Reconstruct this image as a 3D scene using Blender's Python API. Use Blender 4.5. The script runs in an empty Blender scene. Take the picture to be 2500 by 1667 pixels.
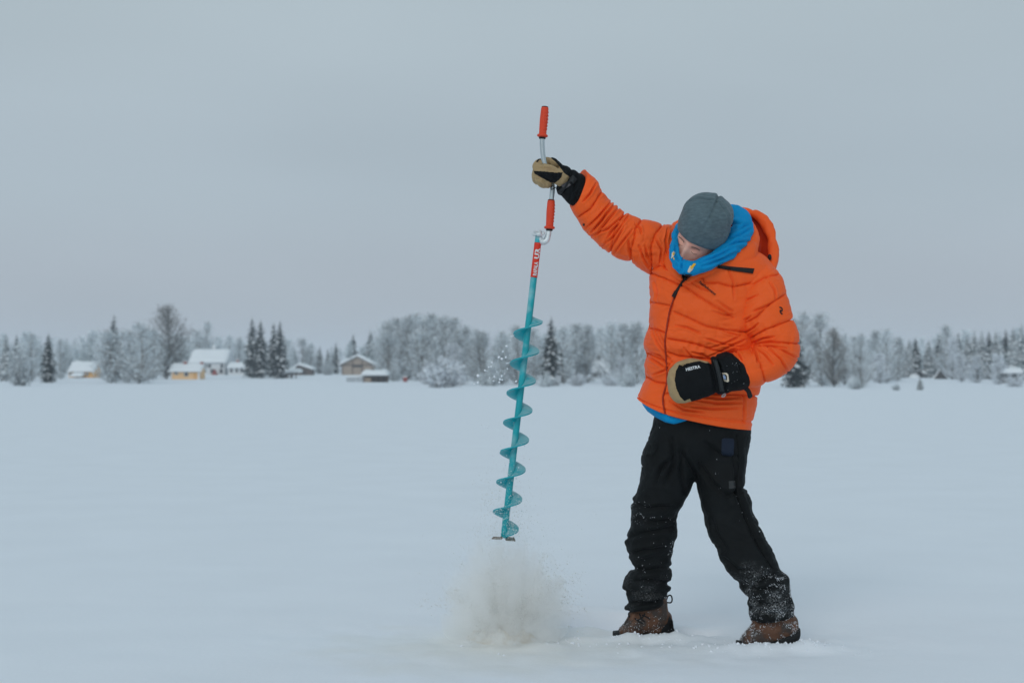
import bpy, math, random
import numpy as np
from mathutils import Vector, Matrix, noise as mnoise
from mathutils.bvhtree import BVHTree

scene = bpy.context.scene
COL = scene.collection
R = math.radians
rnd = random.Random(7)
rng = np.random.default_rng(11)

# ------------------------------------------------------------------ camera
F = 50.0 / 36.0 * 2500.0
CX, CY = 1250.0, 833.5
HORIZON = 922.0
TH = math.atan((HORIZON - CY) / F)
CAM = np.array([0.0, 0.0, 1.0])
FWD = np.array([0, math.cos(TH), math.sin(TH)])
UPV = np.array([0, -math.sin(TH), math.cos(TH)])
cam_data = bpy.data.cameras.new('camera')
cam = bpy.data.objects.new('camera', cam_data)
COL.objects.link(cam)
cam.location = CAM
cam.rotation_euler = (R(90) + TH, 0, 0)
cam_data.lens = 50
cam_data.sensor_width = 36
cam_data.clip_start = 0.05
cam_data.clip_end = 6000
cam_data.dof.use_dof = True
cam_data.dof.focus_distance = 5.42
cam_data.dof.aperture_fstop = 3.8
scene.camera = cam

# ------------------------------------------------------------------ sky, sun, exposure
SUN_EL, SUN_AZ = R(33), R(200)          # azimuth: where the sun stands, clockwise from +Y
world = bpy.data.worlds.new('World')
scene.world = world
world.use_nodes = True
nt = world.node_tree
nt.nodes.clear()
wo = nt.nodes.new('ShaderNodeOutputWorld')
bg = nt.nodes.new('ShaderNodeBackground')
sky = nt.nodes.new('ShaderNodeTexSky')
sky.sky_type = 'NISHITA'
sky.sun_disc = False
sky.sun_elevation = SUN_EL
sky.sun_rotation = SUN_AZ
sky.air_density = 1.0
sky.dust_density = 4.0
tc = nt.nodes.new('ShaderNodeTexCoord')
sep = nt.nodes.new('ShaderNodeSeparateXYZ')
nt.links.new(tc.outputs['Generated'], sep.inputs[0])
ramp = nt.nodes.new('ShaderNodeValToRGB')      # even cloud deck, brighter overhead as an overcast sky is
ramp.color_ramp.interpolation = 'EASE'
e = ramp.color_ramp.elements
e[0].position = 0.0;  e[0].color = (0.40, 0.447, 0.508, 1)
e[1].position = 1.0;  e[1].color = (0.395, 0.50, 0.565, 1)
for pos, c in ((0.05, (0.405, 0.455, 0.512)), (0.14, (0.398, 0.470, 0.525)), (0.27, (0.435, 0.515, 0.562)), (0.5, (0.405, 0.50, 0.56))):
    k = e.new(pos); k.color = (*c, 1)
nt.links.new(sep.outputs['Z'], ramp.inputs[0])
mp = nt.nodes.new('ShaderNodeMapping')
mp.inputs['Scale'].default_value = (1.3, 1.3, 4.0)
nt.links.new(tc.outputs['Generated'], mp.inputs[0])
cn = nt.nodes.new('ShaderNodeTexNoise')
cn.inputs['Scale'].default_value = 1.5
cn.inputs['Detail'].default_value = 3
cn.inputs['Roughness'].default_value = 0.45
nt.links.new(mp.outputs[0], cn.inputs['Vector'])
cr = nt.nodes.new('ShaderNodeMapRange')
cr.inputs['From Min'].default_value = 0.3; cr.inputs['From Max'].default_value = 0.7
cr.inputs['To Min'].default_value = 0.97; cr.inputs['To Max'].default_value = 1.10
nt.links.new(cn.outputs['Fac'], cr.inputs['Value'])
mul = nt.nodes.new('ShaderNodeVectorMath'); mul.operation = 'SCALE'
nt.links.new(ramp.outputs['Color'], mul.inputs[0])
nt.links.new(cr.outputs[0], mul.inputs['Scale'])
skm = nt.nodes.new('ShaderNodeVectorMath'); skm.operation = 'SCALE'
skm.inputs['Scale'].default_value = 0.06
nt.links.new(sky.outputs[0], skm.inputs[0])
mix = nt.nodes.new('ShaderNodeMix'); mix.data_type = 'RGBA'
mix.inputs['Factor'].default_value = 0.93
nt.links.new(skm.outputs[0], mix.inputs['A'])
nt.links.new(mul.outputs[0], mix.inputs['B'])
nt.links.new(mix.outputs['Result'], bg.inputs['Color'])
bg.inputs['Strength'].default_value = 1.0
nt.links.new(bg.outputs[0], wo.inputs['Surface'])

sun_data = bpy.data.lights.new('sun', 'SUN')
sun_data.energy = 0.72
sun_data.angle = R(30)
sun_data.color = (1.0, 0.97, 0.93)
sun = bpy.data.objects.new('sun', sun_data)
COL.objects.link(sun)
sd = Vector((math.sin(SUN_AZ) * math.cos(SUN_EL), math.cos(SUN_AZ) * math.cos(SUN_EL), math.sin(SUN_EL)))
sun.rotation_euler = sd.to_track_quat('Z', 'Y').to_euler()
sun.location = sd * 60

vs = scene.view_settings
vs.view_transform = 'Standard'
vs.look = 'None'
vs.exposure = 0.0
vs.gamma = 1.0
vs.use_curve_mapping = False
scene.cycles.use_denoising = True
scene.cycles.max_bounces = 22
scene.cycles.diffuse_bounces = 3
scene.cycles.volume_bounces = 20
scene.cycles.transparent_max_bounces = 12

# ------------------------------------------------------------------ picture <-> place
def P(x, y, Y):
    """the point at distance Y (metres along +Y) seen at photo pixel x, y"""
    x = np.asarray(x, float); y = np.asarray(y, float); Y = np.asarray(Y, float)
    d = np.stack([(x - CX) + 0 * y, F * FWD[1] + (CY - y) * UPV[1] + 0 * x, F * FWD[2] + (CY - y) * UPV[2] + 0 * x], -1)
    return CAM + d * (Y / d[..., 1])[..., None]

def proj(V):
    r = V - CAM
    zc = r @ FWD
    return np.stack([CX + F * r[:, 0] / zc, CY - F * (r @ UPV) / zc], -1)

# ------------------------------------------------------------------ numeric helpers
def _hash(ix, iy, iz, seed):
    h = (ix.astype(np.int64) * 374761393 + iy.astype(np.int64) * 668265263 + iz.astype(np.int64) * 1274126177 + seed * 974711) & 0xffffffff
    h = ((h ^ (h >> 13)) * 1274126177) & 0xffffffff
    h = h ^ (h >> 16)
    return (h & 0xffff) / 32767.5 - 1.0

def vnoise(p, seed=0):
    i = np.floor(p).astype(np.int64)
    f = p - i
    f = f * f * f * (f * (f * 6 - 15) + 10)
    out = 0
    for a in (0, 1):
        wa = f[:, 0] if a else 1 - f[:, 0]
        for b in (0, 1):
            wb = f[:, 1] if b else 1 - f[:, 1]
            for c in (0, 1):
                wc = f[:, 2] if c else 1 - f[:, 2]
                out = out + wa * wb * wc * _hash(i[:, 0] + a, i[:, 1] + b, i[:, 2] + c, seed)
    return out

def fbm(p, octv=3, seed=0, gain=0.5):
    s = 0; a = 1.0; t = 0
    for k in range(octv):
        s = s + a * vnoise(p * (2.03 ** k), seed + 17 * k); t += a; a *= gain
    return s / t

def crom(A, n):
    """Catmull-Rom through the rows of A, n samples"""
    A = np.asarray(A, float)
    K = len(A)
    t = np.linspace(0, K - 1, n)
    i = np.minimum(t.astype(int), K - 2)
    u = (t - i)[:, None]
    p0 = A[np.maximum(i - 1, 0)]; p1 = A[i]; p2 = A[i + 1]; p3 = A[np.minimum(i + 2, K - 1)]
    return 0.5 * ((2 * p1) + (-p0 + p2) * u + (2 * p0 - 5 * p1 + 4 * p2 - p3) * u * u + (-p0 + 3 * p1 - 3 * p2 + p3) * u ** 3)

def grid_faces(nv, nu, wrap=True):
    j = np.arange(nv - 1)[:, None]
    i = np.arange(nu if wrap else nu - 1)[None, :]
    i2 = (i + 1) % nu
    q = np.stack([j * nu + i, j * nu + i2, (j + 1) * nu + i2, (j + 1) * nu + i], -1)
    return q.reshape(-1, 4)

def grid_normals(G, C=None):
    dv = np.gradient(G, axis=0)
    du = np.roll(G, -1, 1) - np.roll(G, 1, 1)
    N = np.cross(du, dv)
    N /= np.linalg.norm(N, axis=-1, keepdims=True) + 1e-12
    if C is None:
        C = G.mean(1, keepdims=True)
    s = np.sign(((G - C) * N).sum(-1).mean())
    return N * s, s

class MB:
    """collects vertices and faces for one mesh"""
    def __init__(self):
        self.v = []; self.f = []; self.m = []; self.n = 0
    def add(self, V, Fc, mi=0):
        V = np.asarray(V, float).reshape(-1, 3)
        self.v.append(V)
        for f in Fc:
            self.f.append([int(k) + self.n for k in f]); self.m.append(mi)
        self.n += len(V)
        return self
    def grid(self, G, wrap=True, cap=True, mi=0):
        nv, nu = G.shape[:2]
        V = G.reshape(-1, 3); fc = grid_faces(nv, nu, wrap).tolist()
        if cap and wrap:
            V = np.vstack([V, G[0].mean(0), G[-1].mean(0)])
            a = nv * nu; b = a + 1; o = (nv - 1) * nu
            for i in range(nu):
                fc.append([a, (i + 1) % nu, i]); fc.append([b, o + i, o + (i + 1) % nu])
        if wrap:
            q = grid_faces(nv, nu, True); W = V - V.mean(0)
            if np.einsum('ij,ij->i', W[q[:, 0]], np.cross(W[q[:, 1]], W[q[:, 2]]) + np.cross(W[q[:, 2]], W[q[:, 3]])).sum() < 0:
                fc = [f[::-1] for f in fc]
        return self.add(V, fc, mi)
    def box(self, c, s, rot=None, mi=0):
        V = np.array([[x, y, z] for x in (-.5, .5) for y in (-.5, .5) for z in (-.5, .5)]) * np.array(s)
        if rot is not None:
            V = V @ np.array(rot).T
        return self.add(V + np.array(c), [(0, 1, 3, 2), (4, 6, 7, 5), (0, 4, 5, 1), (2, 3, 7, 6), (0, 2, 6, 4), (1, 5, 7, 3)], mi)
    def arrays(self):
        return np.vstack(self.v), self.f

def frames(pts):
    pts = np.asarray(pts, float)
    T = np.gradient(pts, axis=0); T /= np.linalg.norm(T, axis=1, keepdims=True) + 1e-12
    n = np.cross(T[0], [0.0, 1.0, 0.02]); 
    if np.linalg.norm(n) < 1e-3: n = np.cross(T[0], [1.0, 0, 0])
    n /= np.linalg.norm(n)
    Ns = [n]
    for k in range(1, len(pts)):
        n = n - T[k] * (n @ T[k]); n /= np.linalg.norm(n) + 1e-12
        Ns.append(n)
    Ns = np.array(Ns)
    return T, Ns, np.cross(T, Ns)

def tube_grid(pts, rad, nu=12, flat=1.0):
    pts = np.asarray(pts, float)
    rad = np.broadcast_to(np.asarray(rad, float), (len(pts),))
    T, A, B = frames(pts)
    th = np.linspace(0, 2 * math.pi, nu, endpoint=False)
    return pts[:, None] + rad[:, None, None] * (np.cos(th)[None, :, None] * A[:, None] + flat * np.sin(th)[None, :, None] * B[:, None])

def ico(sub=1):
    t = (1 + 5 ** .5) / 2
    V = [(-1, t, 0), (1, t, 0), (-1, -t, 0), (1, -t, 0), (0, -1, t), (0, 1, t), (0, -1, -t), (0, 1, -t), (t, 0, -1), (t, 0, 1), (-t, 0, -1), (-t, 0, 1)]
    V = [np.array(v) / np.linalg.norm(v) for v in V]
    Fc = [(0, 11, 5), (0, 5, 1), (0, 1, 7), (0, 7, 10), (0, 10, 11), (1, 5, 9), (5, 11, 4), (11, 10, 2), (10, 7, 6), (7, 1, 8), (3, 9, 4), (3, 4, 2), (3, 2, 6), (3, 6, 8), (3, 8, 9), (4, 9, 5), (2, 4, 11), (6, 2, 10), (8, 6, 7), (9, 8, 1)]
    for _ in range(sub):
        nf = []; cache = {}
        def mid(a, b):
            k = (min(a, b), max(a, b))
            if k not in cache:
                m = V[a] + V[b]; V.append(m / np.linalg.norm(m)); cache[k] = len(V) - 1
            return cache[k]
        for a, b, c in Fc:
            x, y, z = mid(a, b), mid(b, c), mid(c, a)
            nf += [(a, x, z), (b, y, x), (c, z, y), (x, y, z)]
        Fc = nf
    return np.array(V), np.array(Fc)
ICO0, ICO1, ICO2, ICO3 = ico(0), ico(1), ico(2), ico(3)

OCT = (np.array([[1, 0, 0], [-1, 0, 0], [0, 1, 0], [0, -1, 0], [0, 0, 1], [0, 0, -1.0]]), np.array([[0, 2, 4], [2, 1, 4], [1, 3, 4], [3, 0, 4], [2, 0, 5], [1, 2, 5], [3, 1, 5], [0, 3, 5]]))

def scatter_mesh(base, centers, scales, rots=None):
    """many copies of a small triangle mesh as arrays"""
    V0, F0 = base
    n = len(centers)
    S = np.asarray(scales, float)
    if S.ndim == 1: S = S[:, None].repeat(3, 1)
    V = V0[None] * S[:, None, :]
    if rots is not None:
        V = np.einsum('nij,nkj->nki', rots, V)
    V = V + np.asarray(centers)[:, None, :]
    Fc = F0[None] + (np.arange(n) * len(V0))[:, None, None]
    return V.reshape(-1, 3), Fc.reshape(-1, F0.shape[1])

def rand_rots(n, g=rng):
    q = g.normal(size=(n, 4)); q /= np.linalg.norm(q, axis=1, keepdims=True)
    w, x, y, z = q.T
    return np.stack([np.stack([1 - 2 * (y * y + z * z), 2 * (x * y - z * w), 2 * (x * z + y * w)], -1),
                     np.stack([2 * (x * y + z * w), 1 - 2 * (x * x + z * z), 2 * (y * z - x * w)], -1),
                     np.stack([2 * (x * z - y * w), 2 * (y * z + x * w), 1 - 2 * (x * x + y * y)], -1)], 1)

# ------------------------------------------------------------------ objects
ORIGIN = {}
def new_mesh(name, V, Fc, mats=(), mi=None, smooth=True):
    me = bpy.data.meshes.new(name)
    V = np.asarray(V, float)
    if isinstance(Fc, np.ndarray):
        nf, k = Fc.shape
        me.vertices.add(len(V)); me.vertices.foreach_set('co', V.astype(np.float32).ravel())
        me.loops.add(nf * k); me.loops.foreach_set('vertex_index', Fc.astype(np.int32).ravel())
        me.polygons.add(nf)
        me.polygons.foreach_set('loop_start', np.arange(0, nf * k, k, dtype=np.int32))
        me.update(calc_edges=True)
        me.validate()
    else:
        me.from_pydata(V.tolist(), [], Fc)
        me.update()
    for m in mats: me.materials.append(m)
    if mi is not None:
        me.polygons.foreach_set('material_index', np.asarray(mi, np.int32))
    if smooth:
        me.polygons.foreach_set('use_smooth', np.ones(len(me.polygons), bool))
    return me

def put(name, me, parent=None, origin=None):
    o = bpy.data.objects.new(name, me)
    COL.objects.link(o)
    if parent is not None:
        o.parent = parent
    if origin is not None:
        o.location = origin
    return o

def obj(name, V, Fc, mat, parent=None, origin=None, mi=None, smooth=True):
    """world-space vertices; a child shares its root's origin, a root gets origin"""
    V = np.asarray(V, float)
    if parent is not None:
        og = ORIGIN[parent.name]
    else:
        og = np.array(origin if origin is not None else (0, 0, 0), float)
    mats = mat if isinstance(mat, (list, tuple)) else (mat,)
    o = put(name, new_mesh(name, V - og, Fc, mats, mi, smooth), parent, None if parent is not None else tuple(og))
    ORIGIN[o.name] = og
    return o

def mbobj(name, mb, mat, parent=None, origin=None, smooth=True):
    V, Fc = mb.arrays()
    return obj(name, V, Fc, mat, parent, origin, mb.m, smooth)

def tag(o, label=None, cat=None, group=None, kind=None):
    if label: o['label'] = label
    if cat: o['category'] = cat
    if group: o['group'] = group
    if kind: o['kind'] = kind
    return o

def empty(name, loc, rz=0.0):
    o = bpy.data.objects.new(name, None)
    o.empty_display_size = 0.2
    COL.objects.link(o)
    o.location = tuple(loc); o.rotation_euler = (0, 0, rz)
    ORIGIN[o.name] = np.zeros(3)
    return o

def voxel(V, Fc, size, smooth=4, factor=0.5):
    """one continuous skin round a set of closed shapes"""
    me = new_mesh('tmp', V, Fc)
    o = put('tmp', me)
    m = o.modifiers.new('r', 'REMESH'); m.mode = 'VOXEL'; m.voxel_size = size; m.adaptivity = 0
    if smooth:
        s = o.modifiers.new('s', 'SMOOTH'); s.iterations = smooth; s.factor = factor
    dg = bpy.context.evaluated_depsgraph_get()
    ev = o.evaluated_get(dg)
    m2 = ev.to_mesh()
    n = len(m2.vertices)
    co = np.empty(n * 3, np.float32); m2.vertices.foreach_get('co', co)
    no = np.empty(n * 3, np.float32); m2.vertex_normals.foreach_get('vector', no)
    k = len(m2.polygons)
    li = np.empty(len(m2.loops), np.int32); m2.loops.foreach_get('vertex_index', li)
    lt = np.empty(k, np.int32); m2.polygons.foreach_get('loop_total', lt)
    assert (lt == 4).all()
    out = co.reshape(-1, 3).astype(float), li.reshape(-1, 4), no.reshape(-1, 3).astype(float)
    ev.to_mesh_clear()
    bpy.data.objects.remove(o); bpy.data.meshes.remove(me)
    return out

# ------------------------------------------------------------------ materials
def mat(name, color, rough=0.7, var=0.0, vscale=8.0, bump=0.0, bscale=60.0, bdist=0.01, metal=0.0, spec=0.3, sheen=0.0, color2=None, mscale=None, lo=0.4, hi=0.6, stretch=None, detail=4.0, rnd_amt=0.0):
    m = bpy.data.materials.new(name)
    m.use_nodes = True
    t = m.node_tree
    b = t.nodes['Principled BSDF']
    b.inputs['Roughness'].default_value = rough
    b.inputs['Metallic'].default_value = metal
    b.inputs['Specular IOR Level'].default_value = spec
    if sheen:
        b.inputs['Sheen Weight'].default_value = sheen
        b.inputs['Sheen Roughness'].default_value = 0.5
    co = t.nodes.new('ShaderNodeTexCoord')
    vec = co.outputs['Object']
    if stretch:
        mpn = t.nodes.new('ShaderNodeMapping'); mpn.inputs['Scale'].default_value = stretch
        t.links.new(vec, mpn.inputs[0]); vec = mpn.outputs[0]
    col = None
    def rgb(c):
        n = t.nodes.new('ShaderNodeRGB'); n.outputs[0].default_value = (*c, 1); return n.outputs[0]
    col = rgb(color)
    if color2 is not None:
        n = t.nodes.new('ShaderNodeTexNoise'); n.inputs['Scale'].default_value = mscale or 10; n.inputs['Detail'].default_value = detail
        t.links.new(vec, n.inputs['Vector'])
        r = t.nodes.new('ShaderNodeMapRange'); r.inputs['From Min'].default_value = lo; r.inputs['From Max'].default_value = hi
        t.links.new(n.outputs['Fac'], r.inputs['Value'])
        x = t.nodes.new('ShaderNodeMix'); x.data_type = 'RGBA'
        t.links.new(r.outputs[0], x.inputs['Factor']); t.links.new(col, x.inputs['A']); t.links.new(rgb(color2), x.inputs['B'])
        col = x.outputs['Result']
    if var:
        n = t.nodes.new('ShaderNodeTexNoise'); n.inputs['Scale'].default_value = vscale; n.inputs['Detail'].default_value = 5
        t.links.new(vec, n.inputs['Vector'])
        r = t.nodes.new('ShaderNodeMapRange'); r.inputs['From Min'].default_value = 0.25; r.inputs['From Max'].default_value = 0.75
        r.inputs['To Min'].default_value = 1 - var; r.inputs['To Max'].default_value = 1 + var
        t.links.new(n.outputs['Fac'], r.inputs['Value'])
        s = t.nodes.new('ShaderNodeVectorMath'); s.operation = 'SCALE'
        t.links.new(col, s.inputs[0]); t.links.new(r.outputs[0], s.inputs['Scale'])
        col = s.outputs[0]
    if rnd_amt:
        oi = t.nodes.new('ShaderNodeObjectInfo')
        r = t.nodes.new('ShaderNodeMapRange'); r.inputs['To Min'].default_value = 1 - rnd_amt; r.inputs['To Max'].default_value = 1 + rnd_amt
        t.links.new(oi.outputs['Random'], r.inputs['Value'])
        s = t.nodes.new('ShaderNodeVectorMath'); s.operation = 'SCALE'
        t.links.new(col, s.inputs[0]); t.links.new(r.outputs[0], s.inputs['Scale'])
        col = s.outputs[0]
    t.links.new(col, b.inputs['Base Color'])
    if bump:
        n = t.nodes.new('ShaderNodeTexNoise'); n.inputs['Scale'].default_value = bscale; n.inputs['Detail'].default_value = 4
        t.links.new(vec, n.inputs['Vector'])
        k = t.nodes.new('ShaderNodeBump'); k.inputs['Strength'].default_value = bump; k.inputs['Distance'].default_value = bdist
        t.links.new(n.outputs['Fac'], k.inputs['Height'])
        t.links.new(k.outputs[0], b.inputs['Normal'])
    return m

SNOW = mat('snow', (0.825, 0.865, 0.915), 0.75, var=0.02, vscale=1.5, bump=0.25, bscale=45, bdist=0.006, spec=0.2)
ROOFSNOW = mat('roof_snow', (0.84, 0.87, 0.895), 0.8, spec=0.15)
# ------------------------------------------------------------------ ground
_shy = [-500, 0, 148, 170, 200, 240, 290, 400, 800, 2600, 6000]
_shz = [0, 0, 0, 0.12, 0.50, 0.95, 1.55, 2.7, 5.0, 9.0, 12.0]
HOLE = np.array([-0.037, 5.45])
def H(x, y):
    x = np.asarray(x, float); y = np.asarray(y, float)
    z = np.interp(y, _shy, _shz)
    far = np.clip((y - 130) / 60, 0, 1)
    q = np.stack([x / 23.0, y / 23.0, 0 * x], -1).reshape(-1, 3)
    z = z + far * 0.10 * vnoise(q, 5).reshape(z.shape)
    n = np.clip(1 - np.abs(y - 5) / 28, 0, 1)
    q = np.stack([x / 1.1 + 0.2 * y, y / 0.8, 0 * x], -1).reshape(-1, 3)
    z = z + n * 0.016 * fbm(q, 3, 3).reshape(z.shape)
    near = np.exp(-((x - 0.35) / 1.15) ** 2 - ((y - 5.45) / 0.55) ** 2)
    q = np.stack([x / 0.13, y / 0.16, 0 * x], -1).reshape(-1, 3)
    z = z + near * 0.016 * fbm(q, 3, 9).reshape(z.shape)
    rough = np.exp(-((x - 0.52) / 0.30) ** 2 - ((y - 5.46) / 0.13) ** 2) + np.exp(-((x - 0.95) / 0.32) ** 2 - ((y - 5.25) / 0.13) ** 2) + 0.5 * np.exp(-((x - 0.36) / 0.28) ** 2 - ((y - 5.86) / 0.2) ** 2)
    q = np.stack([x / 0.045, y / 0.05, 0 * x], -1).reshape(-1, 3)
    z = z + rough * 0.011 * fbm(q, 3, 14, 0.6).reshape(z.shape)
    def g(cx, cy, rx, ry, a, p=2.0):
        return a * np.exp(-(np.abs((x - cx) / rx) ** p + np.abs((y - cy) / ry) ** p))
    z = z + g(0.37, 5.90, 0.15, 0.13, -0.17, 6) + g(0.26, 5.64, 0.20, 0.05, 0.02) + g(0.20, 6.12, 0.25, 0.05, 0.03)          # boot print by the right boot
    z = z + g(0.78, 5.95, 0.14, 0.10, -0.035, 4)
    z = z + g(0.52, 5.57, 0.16, 0.08, -0.020, 4) + g(0.51, 5.45, 0.21, 0.055, 0.043) + g(0.73, 5.64, 0.09, 0.07, -0.07, 4)
    z = z + g(0.965, 5.37, 0.18, 0.09, -0.015, 4) + g(0.92, 5.225, 0.22, 0.055, 0.027) + g(1.10, 5.27, 0.10, 0.06, 0.026) + g(1.20, 5.38, 0.06, 0.09, 0.02)
    z = z + g(0.74, 5.30, 0.13, 0.07, 0.018) + g(HOLE[0], HOLE[1], 0.17, 0.12, 0.012) + g(0.12, 5.30, 0.35, 0.08, 0.010)
    return z

def axis(dense, step, reach, growth=1.09):
    a = list(np.arange(-dense, dense + 1e-6, step)); s = step
    while a[-1] < reach:
        s *= growth; a.append(a[-1] + s)
    a2 = [-dense]; s = step
    while a2[-1] > -reach:
        s *= growth; a2.append(a2[-1] - s)
    return np.array(a2[:0:-1] + a)
gx = axis(2.4, 0.02, 1250)
gy = list(np.arange(3.6, 7.4, 0.02)); s = 0.02
while gy[-1] < 1200:
    s *= 1.035; gy.append(gy[-1] + min(s, 60))
b = [3.6]; s = 0.02
while b[-1] > -120:
    s *= 1.10; b.append(b[-1] - s)
gy = np.array(b[:0:-1] + gy)
GX, GY = np.meshgrid(gx, gy)
GZ = H(GX, GY)
V = np.stack([GX, GY, GZ], -1)
SNOW_G = SNOW.copy(); SNOW_G.name = 'snow_with_thrown_slush'
t = SNOW_G.node_tree; bs = t.nodes['Principled BSDF']; src = bs.inputs['Base Color'].links[0].from_socket
co = t.nodes.new('ShaderNodeTexCoord'); mpn = t.nodes.new('ShaderNodeMapping')
mpn.inputs['Location'].default_value = (-HOLE[0] / 0.75, -(HOLE[1] - 0.18) / 0.55, 0); mpn.inputs['Scale'].default_value = (1 / 0.75, 1 / 0.55, 0)
t.links.new(co.outputs['Object'], mpn.inputs[0])
ln = t.nodes.new('ShaderNodeVectorMath'); ln.operation = 'LENGTH'; t.links.new(mpn.outputs[0], ln.inputs[0])
nz = t.nodes.new('ShaderNodeTexNoise'); nz.inputs['Scale'].default_value = 5.0; nz.inputs['Detail'].default_value = 6
t.links.new(co.outputs['Object'], nz.inputs['Vector'])
ad = t.nodes.new('ShaderNodeMath'); ad.operation = 'MULTIPLY_ADD'; ad.inputs[1].default_value = -1.2; t.links.new(nz.outputs['Fac'], ad.inputs[0]); t.links.new(ln.outputs['Value'], ad.inputs[2])
mr = t.nodes.new('ShaderNodeMapRange'); mr.inputs['From Min'].default_value = 0.5; mr.inputs['From Max'].default_value = -0.5; mr.inputs['To Max'].default_value = 0.75; t.links.new(ad.outputs[0], mr.inputs['Value'])
mx = t.nodes.new('ShaderNodeMix'); mx.data_type = 'RGBA'; mx.inputs['B'].default_value = (0.76, 0.76, 0.72, 1)
t.links.new(mr.outputs[0], mx.inputs['Factor']); t.links.new(src, mx.inputs['A']); t.links.new(mx.outputs['Result'], bs.inputs['Base Color'])
tag(obj('snow_ground', V.reshape(-1, 3), grid_faces(len(gy), len(gx), False), SNOW_G), 'snow covered lake ice and shore', kind='structure')

# loose crumbs of snow kicked up round the boots and the hole
cs = []; sz = []
for cx, cy, rx, ry, n in ((0.50, 5.46, 0.22, 0.06, 70), (0.94, 5.25, 0.24, 0.06, 120), (0.36, 5.75, 0.2, 0.1, 25), (0.7, 5.35, 0.35, 0.15, 25), (0.2, 5.35, 0.4, 0.15, 30)):
    for _ in range(n):
        x = rnd.gauss(cx, rx * 0.6); y = rnd.gauss(cy, ry * 0.6); r = rnd.uniform(0.0015, 0.0045) * (1 if rnd.random() < .88 else 1.9)
        cs.append((x, y, float(H(x, y)) + r * 0.05)); sz.append((r * rnd.uniform(.8, 1.4), r, r * rnd.uniform(.6, 1)))
Vc, Fcc = scatter_mesh(ICO1, cs, np.array(sz), rand_rots(len(cs)))
Vc = Vc + 0.0022 * np.stack([vnoise(Vc * 230, 1), vnoise(Vc * 230, 2), vnoise(Vc * 230, 3)], -1)
tag(obj('snow_crumbs', Vc, Fcc, SNOW), 'loose crumbs of snow scattered round the boots', 'snow', kind='stuff')
# ------------------------------------------------------------------ far shore: where a picture row meets the terrain
def far_spot(x, yb):
    Y = np.arange(110.0, 700.0, 0.5)
    ray = P(np.full(len(Y), float(x)), np.full(len(Y), float(yb)), Y)
    diff = ray[:, 2] - H(ray[:, 0], Y)
    k = np.argmax(diff <= 0) if (diff <= 0).any() else int(np.argmin(np.abs(diff)))
    if k == 0: k = int(np.argmin(np.abs(diff)))
    return float(ray[k, 0]), float(Y[k]), float(H(ray[k, 0], Y[k]))

M_BARK = mat('dark_bark', (0.085, 0.078, 0.074), 0.9, var=0.25, vscale=4, rnd_amt=0.2)
M_BIRCHBARK = mat('birch_bark', (0.20, 0.175, 0.155), 0.9, var=0.3, vscale=3, rnd_amt=0.2)
M_FROST = mat('frosted_twigs', (0.68, 0.73, 0.755), 0.9, var=0.26, vscale=0.55, rnd_amt=0.16, spec=0.1)
M_FROST_GREY = mat('grey_bare_twigs', (0.31, 0.30, 0.285), 0.9, var=0.3, vscale=0.7, rnd_amt=0.12, spec=0.1)
M_FROST_WHITE = mat('heavy_frost_twigs', (0.78, 0.82, 0.86), 0.9, var=0.2, vscale=0.9, rnd_amt=0.10, spec=0.1)
M_NEEDLE = mat('dark_needles', (0.020, 0.028, 0.027), 0.9, var=0.35, vscale=1.2, rnd_amt=0.2, spec=0.1)
M_NEEDLE_FROST = mat('frosted_needles', (0.36, 0.41, 0.425), 0.9, var=0.35, vscale=0.9, rnd_amt=0.2, spec=0.1)

def limb_tube(mb, p0, p1, r0, r1, bend, g, n=5, nu=5):
    s = np.linspace(0, 1, n)[:, None]
    pts = p0 + (p1 - p0) * s + bend * np.sin(np.pi * s)
    mb.grid(tube_grid(pts, np.linspace(r0, r1, n), nu))
    return pts

def twigs(pts, g, n, size, spread, droop):
    """small narrow faces round the given points"""
    i = g.integers(0, len(pts), n)
    c = pts[i] + g.normal(size=(n, 3)) * spread
    d = g.normal(size=(n, 3)); d[:, 2] = d[:, 2] * 0.7 - droop
    d /= np.linalg.norm(d, axis=1, keepdims=True)
    w = np.cross(d, g.normal(size=(n, 3))); w /= np.linalg.norm(w, axis=1, keepdims=True)
    L = (size * g.uniform(0.5, 1.5, n))[:, None]; W = L * g.uniform(0.16, 0.40, (n, 1))
    V = np.stack([c - w * W * 0.4, c + d * L * 0.5 - w * W, c + d * L, c + d * L * 0.5 + w * W], 1)
    return V.reshape(-1, 3), np.arange(n * 4).reshape(n, 4)

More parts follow.
